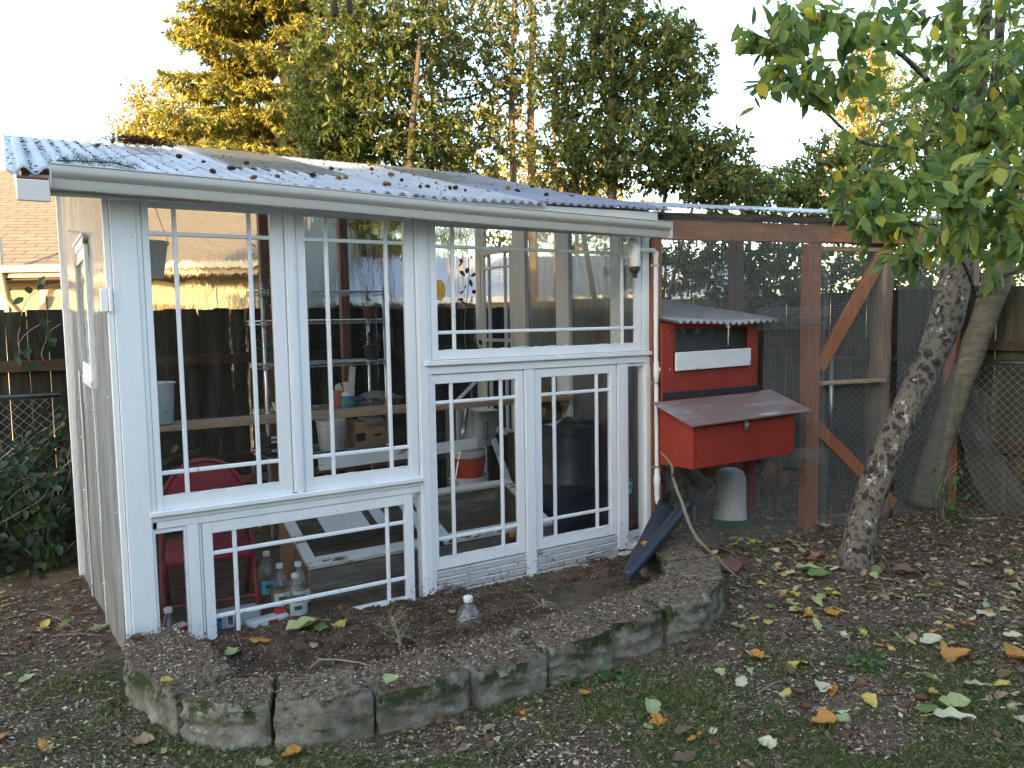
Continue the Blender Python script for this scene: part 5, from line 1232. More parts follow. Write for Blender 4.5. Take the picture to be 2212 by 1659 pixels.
fence('wooden_fence', 'greenish board fence behind the leaning trees on the right', (7.0, FY), (7.0, -5.5), 1.89, 'fenceblue', 8, inner=(-1, 0))
def chain(name, label, p0, p1, zt, inner, parent=None):
    p0, p1 = Vector(p0), Vector(p1); L = (p1-p0).length; d = (p1-p0)/L; A = []; B = []; pit = .075
    n = int((L+zt)/pit); 
    for s in (1, -1):
        for k in range(-int(zt/pit), int(L/pit)+int(zt/pit)):
            a = k*pit; K = 14; prev = None
            for i in range(K+1):
                z = -.1+(zt+.1)*i/K; x = a+s*(z)
                q = None
                if 0 <= x <= L: pt = p0+d*x; q = (pt.x, pt.y, z)
                if q and prev: A.append(prev); B.append(q)
                prev = q
    t = thing(name, label, 'fence', (0, 0, 0)); r = np.full(len(A), .0016); V, F = segs(A, B, r, r, 3); npmesh('diamond_netting', V, F, M['wire'], t)
    MB().tube([(p0.x, p0.y, zt), (p1.x, p1.y, zt)], .021, 12).build('top_rail', M['metal'], t, smooth=True)
    k = int(L/2.4)+1
    for i in range(k): c = p0+d*(i*2.4+.2); MB().tube([(c.x, c.y, -.1), (c.x, c.y, zt+.02)], .024, 10).build('post', M['metal'], t, smooth=True)
    return t
chain('chain_link_fence', 'chain link fence with a pipe rail in front of the left boards', (-4.2, FY-.16), (-.15, FY-.16), 1.13, (0, -1))
chain('chain_link_fence', 'chain link fence with a pipe rail in front of the right boards', (6.84, 1.0), (6.84, -5), 1.22, (-1, 0))
# climbing plant on the left fence
def vine(name, label, n, box, size, mat, stems=26):
    x0, x1, y0, y1, z0, z1 = box
    t = thing(name, label, 'climbing plant', ((x0+x1)/2, y1, z0)); o = np.array([(x0+x1)/2, y1, z0])
    A = []; B = []; tips = []
    for k in range(stems):
        p = np.array([random.uniform(x0, x1), random.uniform(y0, y1), z0]); d = np.array([random.gauss(0, .3), -.05, 1.])
        H = random.uniform(.35, 1)**.8*(z1-z0); m = 14
        for i in range(m):
            d = d+np.array([random.gauss(0, .25), random.gauss(0, .12), 0]); d[2] = max(.35, d[2]-.04); q = p+d/np.linalg.norm(d)*H/m*1.2
            q[1] = min(max(q[1], y0), y1); A.append(p-o); B.append(q-o); p = q; tips.append((q, i/m))
    r = np.full(len(A), .0028); V, F = segs(A, B, r, r, 4); npmesh('stems', V, F, M['deadtwig'], t)
    P = []
    for k in range(n):
        q, f = random.choice(tips)
        if random.random() < f*.45: continue
        P.append(q-o+np.array([random.gauss(0, .05), random.gauss(-.03, .05), random.gauss(0, .05)]))
    P = np.array(P); m = len(P); A2 = np.stack([rng.normal(0, .6, m), rng.normal(-.4, .4, m), rng.normal(-.5, .5, m)], 1); Nn = np.stack([rng.normal(0, .4, m), np.full(m, -1.), np.full(m, .9)], 1)
    V, F = blades(P, A2, Nn, rng.uniform(.6, 1.25, m)*size, rng.uniform(.5, .8, m)*size, .15, .2); npmesh('leaves', V, F, M[mat], t); return t
vine('climbing_plant', 'dark leafy climber covering the foot of the left fence', 2000, (-1.25, -.20, 2.2, 2.76, -.12, 1.15), .082, 'vine', 44)
vine('climbing_plant', 'low ivy growing on the foot of the olive barked trunk', 60, (6.0, 6.35, -.85, -.7, -.1, .55), .06, 'weed', 5)
vine('climbing_plant', 'thin climber with round leaves reaching over the left fence top', 26, (-.55, -.15, 2.86, 2.90, 1.4, 2.08), .09, 'vine', 3)
# ------------------------------------------------------------------ houses
def shingle(name, a, b, mortar, sc):
    m, nt, out = newmat(name); v = coords(nt)
    br = N(nt, 'ShaderNodeTexBrick'); br.inputs['Scale'].default_value = sc; br.inputs['Mortar Size'].default_value = .035; br.inputs['Brick Width'].default_value = .95; br.inputs['Row Height'].default_value = .28
    br.inputs['Color1'].default_value = c4(a); br.inputs['Color2'].default_value = c4(b); br.inputs['Mortar'].default_value = c4(mortar); br.inputs['Mortar Smooth'].default_value = .4
    nt.links.new(v, br.inputs['Vector'])
    col = mixc(nt, ramp(nt, [(.62, (0, 0, 0)), (.70, (1, 1, 1))], noise(nt, v, 3.2, 8, .75)), br.outputs[0], (.26, .10, .045))
    col = mixc(nt, noise(nt, v, 1.2, 6), mixc(nt, .25, col, (.1, .09, .08)), col)
    p = N(nt, 'ShaderNodeBsdfPrincipled'); nt.links.new(col, p.inputs[0]); p.inputs['Roughness'].default_value = .9
    nt.links.new(bump(nt, br.outputs[1], -.6, .02), p.inputs['Normal']); nt.links.new(p.outputs[0], out.inputs[0]); return m
M['shingle'] = shingle('roof_shingles', (.21, .165, .11), (.165, .13, .09), (.07, .058, .05), 2.05)
M['shingle2'] = shingle('pale_shingles', (.42, .43, .47), (.50, .51, .55), (.25, .25, .27), 2.3)
M['siding'] = pm('grey_beige_siding', [(.22, .21, .185), (.19, .18, .16)], 3, .7, .1, 20)
M['cream'] = pm('cream_paint', [(.46, .41, .31), (.42, .37, .28)], 3, .6, .1, 20)
M['door'] = pm('orange_wood_door', [(.50, .18, .035), (.42, .14, .03)], 4, .4, .1, 20)
M['glassd'] = pm('dark_window_glass', [(.03, .035, .04), (.05, .055, .06)], 2, .06, 0, spec=.8)
M['eave'] = pm('dark_soffit', [(.10, .06, .035), (.07, .04, .025)], 3, .8, .1)
h1 = thing('bungalow', 'grey shingled bungalow lit by low sun beyond the left fence', 'house', W(0, 11, -.2), rz=-YAW)
def sidingwall(x0, x1, y, z0, z1, mat, par):
    mb = MB(); z = z0
    while z < z1: mb.frame(((x0+x1)/2, y-.006, z+.07), ((x1-x0)/2, 0, 0), (0, .006, 0), (0, -.009, .07), .002); z += .14
    mb.box(x0, x1, y, y+.2, z0, z1); return mb.build('wall', mat, par)
sidingwall(-15, -3.45, 0, 0, 2.62, M['siding'], h1)
MB().box(-3.65, -3.45, .05, 8, 0, 2.62).build('wall', M['siding'], h1)
e0 = 2.62; rise = .46
rf = MB(); rf.grid(lambda u, v: (-15.4+12.2*u, -.55+4.9*v, e0+4.9*rise*v), 2, 2); rf.grid(lambda u, v: (-15.4+12.2*u, 4.35+4.9*v, e0+4.9*rise*(1-v)), 2, 2)
ro = rf.build('roof', M['shingle'], h1); ro.modifiers.new('s', 'SOLIDIFY').thickness = .05
mb = MB(); prism(mb, -3.62, -3.5, [(.1, 2.6), (8.4, 2.6), (4.35, 2.6+4.3*rise)]); mb.build('gable', M['siding'], h1)
MB().bar((-15.4, -.58, e0-.03), (-3.2, -.58, e0-.03), .03, .14).build('fascia', M['cream'], h1)
MB().bar((-15.4, -.64, e0+.01), (-3.2, -.64, e0+.01), .11, .09).build('gutter', M['cream'], h1)
MB().box(-15, -3.25, -.55, .02, e0-.13, e0-.11).build('soffit', M['eave'], h1)
MB().tube([(-6.62, -.66, e0+.42), (-6.62, -.66, e0-.0), (-6.66, -.5, e0-.35), (-6.70, -.10, e0-.62), (-6.72, -.06, e0-.9), (-6.72, -.06, .2)], .042, 10).build('downspout', M['cream'], h1, smooth=True)
MB().tube([(-6.45, 1.05, e0+.5), (-6.45, 1.05, e0+1.12)], .05, 12).build('vent_pipe', M['eave'], h1, smooth=True)
MB().lathe([(.14, 0), (.06, .1), (0, .1)], (-6.45, 1.05, e0+.72), 14).build('flashing', M['cream'], h1)
def win(par, x0, x1, z0, z1, y=-.02, mat='cream', pane='glassd', mun=(), lab=None, nm='window'):
    mb = MB(); t = .09
    mb.box(x0, x0+t, y-.03, y+.02, z0, z1); mb.box(x1-t, x1, y-.03, y+.02, z0, z1); mb.box(x0+t, x1-t, y-.03, y+.02, z1-t, z1); mb.box(x0+t, x1-t, y-.03, y+.02, z0, z0+t)
    for f in mun: x = lerp(x0, x1, f); mb.box(x-.02, x+.02, y-.02, y+.01, z0+t, z1-t)
    w = mb.build(nm, M[mat], par); 
    if lab: w['label'] = lab
    MB().box(x0+t, x1-t, y-.005, y+.0, z0+t, z1-t).build('pane', M[pane], w); return w
win(h1, -8.4, -6.93, 1.0, 2.42); win(h1, -6.50, -5.45, .3, 2.38, mat='cream', pane='siding')
d_ = win(h1, -5.30, -4.25, .1, 2.46, mat='cream', pane='door', nm='door', lab='glazed orange wooden door')
mb = MB()
for x in np.linspace(-5.08, -4.46, 5): mb.box(x-.05, x+.05, -.04, -.028, 1.0, 1.55, .001).box(x-.05, x+.05, -.04, -.028, 1.62, 2.15, .001)
mb.build('door_pane', M['glassd'], d_)
win(h1, -4.02, -3.60, 1.0, 2.35, mun=(.5,))
h2 = thing('low_outbuilding', 'low outbuilding with a pale shingled roof beyond the fence behind the greenhouse', 'outbuilding', W(0, 14.5, -.2), rz=-YAW)
MB().box(-3.0, 4.3, 0, 4, 0, 2.2).build('wall', M['cream'], h2)
rf = MB(); rf.grid(lambda u, v: (-3.3+7.9*u, -.5+3.2*v, 2.26+.95*v), 2, 2); rf.grid(lambda u, v: (-3.3+7.9*u, 2.7+2.2*v, 3.21-.95*v), 2, 2); rf.build('roof', M['shingle2'], h2).modifiers.new('s', 'SOLIDIFY').thickness = .06
MB().bar((-3.3, -.54, 2.22), (4.6, -.54, 2.22), .1, .10).build('gutter', M['whitel'], h2)
# unseen tall house added behind the photographer to keep the garden in shade
h3 = thing('added_shade_house', 'unseen tall tan house added behind the viewer to shade the garden', 'house', (0, 0, 0))
SD = Vector((.885, .466, 0)).normalized(); SPP = Vector((-SD.y, SD.x, 0))   # sun travel, perpendicular
def S(s, p, z=0): return SD*s + SPP*p + Vector((0, 0, z))
M['tan'] = pm('tan_siding', [(.42, .38, .32), (.38, .34, .29)], 2, .8, .1, 20)
def sb(mb, s0, s1, p0, p1, z0, z1): return mb.frame(S((s0+s1)/2, (p0+p1)/2, (z0+z1)/2), SD*((s1-s0)/2), SPP*((p1-p0)/2), Vector((0, 0, (z1-z0)/2)), .01)
mb = MB(); sb(mb, -20, -12.5, -13, .75, -.3, 7.0); mb.build('wall', M['tan'], h3)
mb = MB(); sb(mb, -18, -12.6, .75, 2.5, -.3, 5.35); sb(mb, -19, -12.9, 2.5, 5.0, -.3, 7.4); mb.build('added_shade_wing', M['tan'], h3)  # added wings, heights shaped to let sun onto the middle trees only
mb = MB(); vs = [S(a, b, z) for a, z in ((-20.6, 6.9), (-16.2, 9.4), (-11.9, 6.9)) for b in (-13.5, .9)]; mb.add(vs, [(0, 1, 3, 2), (2, 3, 5, 4), (0, 2, 4), (1, 5, 3), (0, 4, 5, 1)]); mb.build('roof', M['shingle'], h3)
mb = MB()
for k in range(5): sb(mb, -12.5, -12.46, -11+k*2.7, -9.8+k*2.7, 1, 2.4); sb(mb, -12.5, -12.46, -11+k*2.7, -9.8+k*2.7, 4, 5.4)
mb.build('window', M['glassd'], h3)

# ------------------------------------------------------------------ unseen hedge added behind the viewer so the panes mirror something dark
hg = thing('added_hedge', 'unseen tall dark hedge added behind the viewer to darken the pane reflections', 'hedge', (7, -9, 0))
n = 9000; P = np.stack([rng.uniform(-7, 8, n), rng.uniform(-.5, .5, n), rng.uniform(0, 5.2, n)], 1); P[:, 2] *= 1-.25*np.sin(P[:, 0]*1.3)**2
V, F = blades(P, rng.normal(0, 1, (n, 3)), rng.normal(0, 1, (n, 3))+np.array([0, 1, 0]), rng.uniform(.2, .4, n), rng.uniform(.15, .25, n), .2, .2, 'd'); npmesh('leaves', V, F, M['vine'], hg)
MB().box(-6.8, 7.8, -.15, .15, -.3, 3.8).build('branches', M['barkd'], hg)  # plain dark box as the core of the added hedge
# ------------------------------------------------------------------ trees
def grow(name, label, paths, crowns, lmat, bmat, lsize, nleaf, seed, twig=.0035, group=None, lw=.55, step=.22, droop=-.35, cat='tree', leafshape='leaf', rmax=.05, wander=.05, spreadn=.05, tipk=.45, parent=None):
    """paths: limbs [(point, radius)...]; crowns: (centre, radii, tips)"""
    r = np.random.default_rng(seed); rs = random.Random(seed)
    t = thing(name, label, cat, tuple(paths[0][0][0]), group); org = np.array(paths[0][0][0])
    pos = []; par = []; rad = []
    mb = MB()
    for path in paths:
        # smooth resample
        P = [Vector(p) for p, _ in path]; Rr = [q for _, q in path]; Q = []; RR = []
        for i in range(len(P)-1):
            p0, p1, p2, p3 = P[max(0, i-1)], P[i], P[i+1], P[min(len(P)-1, i+2)]
            K = 5
            for k in range(K):
                u = k/K; Q.append(.5*((2*p1)+(p2-p0)*u+(2*p0-5*p1+4*p2-p3)*u*u+(3*p1-p0-3*p2+p3)*u**3)); RR.append(Rr[i]+(Rr[i+1]-Rr[i])*u)
        Q.append(P[-1]); RR.append(Rr[-1])
        mb.tube([q-Vector(org) + Vector((.12*rr*mnoise.noise(q*6), .12*rr*mnoise.noise(q*6+Vector((9, 0, 0))), 0)) for q, rr in zip(Q, RR)], [rr*(1+.10*mnoise.noise(q*7)) for q, rr in zip(Q, RR)], 14 if max(RR) > .06 else 8)
        k0 = len(Q)//3 if path is paths[0] and len(path) > 2 else 0
        for q, rr in list(zip(Q, RR))[k0:]: pos.append(np.array(q)); par.append(-1); rad.append(rr)
    trunk = mb.build('trunk', M[bmat], t, smooth=True)
    base = len(pos); pts = []
    for c, rd, n in crowns:
        u = r.normal(size=(n, 3)); u = u/np.linalg.norm(u, axis=1, keepdims=True)*(r.random((n, 1))**.42)
        pts.append(np.array(c)+u*np.array(rd))
    pts = np.concatenate(pts); arr = np.zeros((base+len(pts)*14, 3)); arr[:base] = pos; m = base
    d0 = np.array([np.min(np.linalg.norm(arr[:base]-p, axis=1)) for p in pts]); order = np.argsort(d0)
    A = []; B = []; ids = []; lp = []; la = []; parent_ = list(par)
    for o in order:
        p = pts[o]; dist = np.linalg.norm(arr[:m]-p, axis=1); j = int(np.argmin(dist + .25*np.maximum(0, arr[:m, 2]-p[2])*1.0)); q = arr[j]; L = np.linalg.norm(p-q)
        if L < .04: continue
        k = max(1, int(L/step)); prev = j; pp = q
        for i in range(1, k+1):
            x = q+(p-q)*(i/k); 
            if i < k: x = x+r.normal(0, wander, 3)*min(1, L)
            if m >= len(arr): break
            arr[m] = x; parent_.append(prev); prev = m; m += 1
            dvec = x-pp
            if i >= k-1 or r.random() < tipk:
                nn = nleaf if i >= k-1 else max(1, nleaf//3)
                for _ in range(nn):
                    f = r.random(); lp.append(pp+dvec*f+r.normal(0, spreadn*.5, 3)); la.append(dvec/np.linalg.norm(dvec)*.5+r.normal(0, .7, 3)+np.array([0, 0, droop]))
            pp = x
    cnt = np.zeros(m)
    haschild = np.zeros(m, bool)
    for i in range(base, m):
        if parent_[i] >= 0: haschild[parent_[i]] = True
    for i in range(m-1, base-1, -1):
        if not haschild[i]: cnt[i] = 1
        if parent_[i] >= base: cnt[parent_[i]] += cnt[i]
    ii = np.arange(base, m); pi_ = np.array([parent_[i] for i in ii]); R_ = np.minimum(rmax, twig*np.maximum(1, cnt)**.48)
    Rp = np.where(pi_ >= base, np.minimum(R_[np.maximum(pi_, 0)], R_[ii]*1.5), R_[ii]*1.15)
    V, F = segs(arr[pi_]-org, arr[ii]-org, Rp, R_[ii], 5); npmesh('branches', V, F, M[bmat], t, smooth=True)
    lp = np.array(lp)-org; la = np.array(la); n = len(lp)
    V, F = blades(lp, la, r.normal(0, .6, (n, 3))+np.array([0, 0, 1.]), r.uniform(.65, 1.25, n)*lsize, r.uniform(.8, 1.1, n)*lsize*lw, .25, .25, leafshape)
    npmesh('crown', V, F, M[lmat], t); return t
def px(x, y, d): return tuple(atD(x, y, d/1.0))
# near leaning trees
T1 = [((1842, 1238), 5.52, .130), ((1866, 1120), 5.54, .104), ((1921, 960), 5.56, .098), ((1986, 830), 5.56, .100), ((2040, 700), 5.54, .106), ((2066, 590), 5.5, .108), ((2074, 500), 5.46, .085)]
def mk(L): return [(px(x, y, d), r) for (x, y), d, r in L]
t1 = grow('leaning_tree', 'leaning flaky barked tree with large leaves in front of the run', [mk(T1),
    mk([((2062, 590), 5.5, .07), ((2050, 420), 5.4, .055), ((2058, 200), 5.3, .045), ((2070, -60), 5.2, .035), ((2080, -400), 5.0, .02)]),
    mk([((2075, 560), 5.46, .06), ((2100, 330), 5.3, .055), ((2118, 150), 5.2, .045), ((2135, -40), 5.1, .035), ((2160, -420), 5.0, .02)]),
    mk([((2085, 560), 5.46, .05), ((2130, 300), 5.2, .035), ((2160, 60), 5.0, .030), ((2150, -260), 4.9, .015)]),
    mk([((2078, 430), 5.4, .022), ((1960, 330), 4.7, .014), ((1850, 300), 4.2, .009), ((1740, 190), 3.9, .006), ((1650, 60), 3.7, .003)]),
    mk([((2068, 250), 5.2, .02), ((1950, 120), 4.6, .014), ((1820, 60), 4.2, .008), ((1700, 20), 4.0, .003)]),
    mk([((2110, 640), 5.3, .012), ((2050, 520), 4.6, .010), ((1900, 460), 4.2, .007), ((1790, 455), 4.0, .003)]),
    mk([((2120, 300), 5.1, .02), ((2200, 280), 4.2, .012), ((2280, 300), 3.6, .005)])],
    [(px(2120, 290, 4.6), (.8, .6, .50), 44), (px(2010, 110, 4.8), (.95, .65, .55), 56), (px(1775, 60, 4.0), (.52, .4, .30), 40), (px(1740, 165, 3.9), (.36, .3, .13), 16), (px(1900, 385, 4.1), (.36, .30, .20), 26), (px(1680, 60, 3.9), (.20, .2, .16), 16), (px(1670, 170, 3.8), (.12, .12, .05), 7),
     (px(2170, 520, 4.2), (.34, .35, .22), 22), (px(2150, -40, 4.8), (.9, .7, .4), 44), (px(1950, 555, 4.8), (.30, .2, .10), 9), (px(2200, 180, 4.6), (.6, .5, .6), 34), (px(2130, 420, 3.6), (.34, .2, .28), 34), (px(2170, 270, 4.4), (.5, .5, .65), 36), (px(1900, 480, 3.8), (.22, .2, .10), 16)],
    'leaf_near', 'bark', .108, 6, 21, twig=.0026, lw=.56, rmax=.02, droop=-.75, step=.16, wander=.04, spreadn=.05)
T2 = [((1998, 1092), 7.15, .14), ((2016, 1010), 7.15, .115), ((2056, 880), 7.1, .108), ((2100, 760), 7.0, .104), ((2142, 640), 6.9, .108), ((2168, 560), 6.8, .110), ((2215, 440), 6.7, .12), ((2260, 300), 6.6, .08)]
t2 = grow('leaning_tree', 'smooth olive barked leaning tree with a dark knot at the right edge', [mk(T2), mk([((2120, 640), 6.9, .03), ((2160, 600), 6.6, .03), ((2230, 570), 6.2, .02), ((2320, 560), 5.8, .008)])],
    [(px(2250, 250, 6.6), (1.1, .9, .8), 60), (px(2150, 60, 7.5), (1.1, .9, .8), 50), (px(2200, 520, 6.2), (.35, .35, .2), 14)], 'leaf_near', 'bark2', .095, 6, 22, twig=.003, lw=.58, rmax=.03, droop=-.6)
kn = MB(); q = px(2160, 535, 6.62); kn.lathe([(.075, -.01), (.085, .012), (.070, .03), (.045, .012), (.035, -.02), (0, -.03)], q, 18, Matrix(((1, 0, 0), (0, 0, -1), (0, 1, 0))) @ Matrix.Rotation(.3, 3, 'Y')); o = kn.build('knot', M['barkd'], None, smooth=True); o.parent = t2; o.location = -Vector(t2.location)
# middle trees behind the greenhouse
def col(cx, cy, d, rx, ry, rz_2, n): return (px(cx, cy, d), (rx, ry, rz_2), n)
def trunkpath(x, d, ytop, r0, lean=0, z0=-.2):
    p = W((x-1106)/FD*d, d, z0); q = Vector(px(x+lean, ytop, d)); a = p.lerp(q, .35)+Vector((.05, .03, 0)); b = p.lerp(q, .7)+Vector((-.04, .02, 0)); return [(tuple(p), r0), (tuple(a), r0*.8), (tuple(b), r0*.62), (tuple(q), r0*.35)]
grow('pear_tree', 'dark green leafy tree left of centre behind the greenhouse roof', [trunkpath(850, 9.2, 60, .07, 60), trunkpath(920, 9.6, 120, .045, -200), trunkpath(860, 9.4, 250, .035, -140)],
    [col(745, 190, 9.3, .75, .8, 1.15, 780), col(700, 300, 9.2, .5, .6, .55, 330), col(880, 300, 9.5, .85, .7, .7, 520), col(860, 60, 9.6, .95, .8, .8, 520), col(820, 430, 9.4, .9, .6, .4, 260)],
    'leaf_dark', 'barkd', .085, 7, 31, twig=.0042, lw=.5, rmax=.045, step=.22, wander=.06, group='leafy trees behind the greenhouse')
grow('pear_tree', 'bare twiggy tree with three upright pale trunks at the centre', [trunkpath(1112, 11, -60, .07), trunkpath(1142, 11.2, -80, .085, 15), trunkpath(985, 10.6, -40, .045, -60), trunkpath(1190, 11.4, 0, .045, 20)],
    [col(1000, 120, 10.6, 1.0, .8, 1.1, 620), col(1000, 330, 10.4, .9, .7, .55, 300), col(1110, 160, 11, .8, .7, 1.2, 420), col(1080, -40, 11, 1.3, .8, .6, 300)],
    'leaf_dark', 'barkg', .078, 6, 32, twig=.005, lw=.5, rmax=.045, step=.26, wander=.10, tipk=.2, group='leafy trees behind the greenhouse')
grow('pear_tree', 'broad green tree right of centre above the greenhouse corner', [trunkpath(1335, 9.6, 90, .085, -10), trunkpath(1350, 9.7, 200, .045, 130), trunkpath(1330, 9.7, 160, .045, -110), trunkpath(1345, 9.5, 330, .035, 190)],
    [col(1270, 130, 9.7, .80, .8, .95, 680), col(1420, 170, 9.7, .72, .8, .75, 620), col(1390, 330, 9.6, 1.05, .8, .52, 620), col(1530, 330, 9.6, .6, .6, .30, 240), col(1250, 330, 9.8, .7, .7, .6, 380), col(1330, 20, 9.8, .8, .7, .45, 260), col(1450, 90, 9.6, .35, .4, .4, 130), col(1560, 400, 9.6, .75, .6, .28, 260)],
    'leaf_dark', 'barkd', .085, 7, 33, twig=.0042, lw=.5, rmax=.05, step=.22, wander=.07, group='leafy trees behind the greenhouse')
grow('mixed_tree', 'light green tree above the run roof left of the leaning trees', [trunkpath(1760, 12, 330, .08, 10), trunkpath(1640, 12.5, 380, .05, -20)],
    [col(1650, 420, 12, 1.3, .8, .50, 520), col(1800, 385, 12, 1.0, .8, .75, 520), col(1990, 300, 12.5, 1.0, .9, 1.5, 800), col(2130, 330, 13, 1.2, 1, 1.8, 700)],
    'leaf_mid', 'barkd', .095, 6, 34, twig=.0045, lw=.5, rmax=.04, step=.3, wander=.08, group='leafy trees behind the chicken run')
for k, (x, y, d, rx, rz_2, n, lab) in enumerate(((1680, 585, 9.2, 1.7, .62, 900, 'thick green shrubs seen through the wire above the fence'), (1990, 585, 9.6, 1.3, .65, 620, 'pale green shrubs right of the round log post'), (1440, 560, 10.5, 1.1, .6, 330, 'dark shrub with a few orange leaves behind the coop roof'), (2180, 560, 10.5, 1.0, .7, 320, 'yellow green shrub at the right edge behind the fence'))):
    grow('shrub', lab, [trunkpath(x, d, y-10, .03), trunkpath(x-60, d, y, .02), trunkpath(x+60, d, y, .02)], [(px(x, y, d), (rx, .6, rz_2), n)], 'leaf_mid' if k != 2 else 'leaf_dark', 'barkd', .075, 7, 40+k, twig=.003, rmax=.02, group='shrubs behind the back fence', cat='shrub')
grow('small_tree', 'thin golden tree left of the fir above the roof', [trunkpath(395, 24, 180, .12), trunkpath(330, 24, 240, .06, -30)], [col(400, 260, 24, 1.3, 1.2, 1.2, 340), col(310, 290, 24, 1.2, 1, .7, 160), col(300, 210, 24, .5, .5, .6, 34), col(350, 180, 24, .4, .5, .5, 24), col(460, 300, 24, 1., 1.2, .8, 160)],
    'leaf_gold', 'barkg', .17, 6, 51, twig=.010, rmax=.06, step=.4, wander=.15, spreadn=.2, leafshape='d', lw=.6)
grow('small_tree', 'far tree with golden patches behind the run roof', [trunkpath(1860, 30, 120, .2), ], [col(1870, 190, 30, 1.3, 1.2, 2.0, 300), col(1850, 350, 30, 2.0, 1.4, 1.4, 300), col(1800, 440, 30, 1.5, 1.4, .6, 100)],
    'leaf_gold', 'barkg', .24, 6, 52, twig=.012, rmax=.08, step=.5, wander=.2, spreadn=.25, leafshape='d', lw=.6)
for k, (x, y, d, rx, rz_2, n) in enumerate(((850, 480, 18, 2.4, 1.3, 520), (1250, 430, 19, 2.6, 1.3, 480), (1050, 400, 20, 2.3, 2.2, 620))):
    grow('golden_shrub', ('golden lit bush left of the centre trunks, far behind', 'golden lit bush right of the centre trunks, far behind', 'golden lit bush straight behind the centre trunks')[k], [trunkpath(x, d, y-40, .08)], [(px(x, y, d), (rx, 1, rz_2), n)], 'leaf_gold', 'barkg', .14, 6, 60+k, twig=.008, rmax=.03, step=.4, spreadn=.15, leafshape='d', lw=.6, cat='bush', group='golden bushes far behind the greenhouse')
# fir
def fir(label, x, d, H, reach, seed):
    r = np.random.default_rng(seed); p = W((x-1106)/FD*d, d, -.3); t = thing('fir_tree', label, 'tree', tuple(p))
    MB().tube([(0, 0, 0), (.05, 0, H*.4), (0, .05, H*.75), (0, 0, H)], [.22, .17, .10, .02], 12).build('trunk', M['barkg'], t, smooth=True)
    A = []; B = []; RA_ = []; RB = []; P = []; D = []; Nn = []
    z = 1.6
    while z < H-.3:
        f = 1-(z/H); k = 5
        for j in range(k):
            a = r.uniform(0, 2*PI); L = reach*(.35+.75*f)*r.uniform(.65, 1.15); m = 14
            q = np.array([0, 0, z]); d0 = np.array([math.cos(a), math.sin(a), .12]); rr = .035*L/3
            for i in range(m):
                s = i/m; d1 = d0+np.array([0, 0, -.42*math.sin(s*PI*.9)+.50*max(0, s-.55)*1.6]); d1 /= np.linalg.norm(d1); q2 = q+d1*L/m
                A.append(q); B.append(q2); RA_.append(rr*(1-s)+.006); RB.append(rr*(1-s-1/m)+.006)
                # side sprays
                if i > 1:
                    for sd in (-1, 1):
                        for _ in range(2):
                            sl = L*.20*(1-.65*s)*r.uniform(.6, 1.25)+.12; w = np.array([-d1[1]*sd, d1[0]*sd, 0])*1.0+d1*.9+np.array([0, 0, r.normal(-.30, .22)]); w /= np.linalg.norm(w)
                            b = q+d1*L/m*r.random(); e = b+w*sl; A.append(b); B.append(e); RA_.append(.007); RB.append(.003)
                            nn = int(14+34*sl)
                            u = r.random(nn)**.8; base = b+w*(sl*u)[:, None]+r.normal(0, .015, (nn, 3)); P.append(base)
                            D.append(w*.9+r.normal(0, .55, (nn, 3))+np.array([0, 0, -.15]))
                q = q2
            P.append(q+r.normal(0, .05, (10, 3))); D.append(d1+r.normal(0, .4, (10, 3)))
        z += r.uniform(.22, .36)
    V, F = segs(A, B, RA_, RB, 4); npmesh('branches', V, F, M['barkg'], t)
    P = np.concatenate(P); D = np.concatenate(D); n = len(P)
    V, F = blades(P, D, r.normal(0, 1, (n, 3)), r.uniform(.09, .21, n), r.uniform(.035, .065, n), .5, .1, 'd'); npmesh('crown', V, F, M['needle'], t); return t
fir('tall golden lit fir behind the left part of the greenhouse roof', 640, 20, 15.5, 3.7, 5)
# fir twig with cones hanging into the top of the frame
q = px(735, 8, 3.2); t = thing('fir_twig', 'dark cone bearing fir twig hanging at the top edge', 'twig', q)
MB().tube([(0, 0, .12), (.0, 0, .02)], .004, 6).lathe([(0, -.05), (.012, -.04), (.016, -.01), (.01, .02), (0, .03)], (-.025, 0, -.01), 10).lathe([(0, -.04), (.011, -.03), (.014, 0), (.008, .02), (0, .03)], (.04, 0, .005), 10).build('cones', M['cone'], t)
n = 300; P = rng.normal(0, .03, (n, 3))+np.array([0, 0, .05]); V, F = blades(P, rng.normal(0, 1, (n, 3)), rng.normal(0, 1, (n, 3)), np.full(n, .025), np.full(n, .003), .2, .1, 'd'); npmesh('needles', V, F, M['vine'], t)
# ------------------------------------------------------------------ fallen leaves
def leafmesh(k):
    random.seed(100+k); nu, nv = 13, 7; w = (.30, .36, .26, .33, .40, .22)[k]; V = []; F = []; cup = random.uniform(-.4, .5); tw = random.uniform(-.8, .8); ph = random.uniform(0, 6)
    for i in range(nu):
        u = i/(nu-1); half = w*(math.sin(PI*u**.85))**.75*(1+.10*math.sin(u*19+ph)); half = max(half, .004)
        for j in range(nv):
            s = -1+2*j/(nv-1); x = u-.5; y = s*half + .06*math.sin(u*5+ph)
            z = random.choice((.10, .10))*abs(s)*half*5*(1 if cup > 0 else -.5)*abs(s)+cup*((u-.5)**2)*.8+tw*s*half*(u-.5)+.035*math.sin(u*14+ph+s*2)*abs(s)+.06
            V.append((x, y, z))
    for i in range(nu-1):
        for j in range(nv-1): a = i*nv+j; F.append((a, a+1, a+nv+1, a+nv))
    me = bpy.data.meshes.new('fallen_leaf'); st = MB(); st.tube([(-.5, .06*math.sin(ph), .05+.2*cup), (-.62, .03, .03), (-.78, .0, .02)], .010, 4)
    o = len(V); V += st.v; F += [tuple(i+o for i in f) for f in st.f]
    me.from_pydata(V, [], F); me.update(); me.shade_smooth(); return me
LM = {}
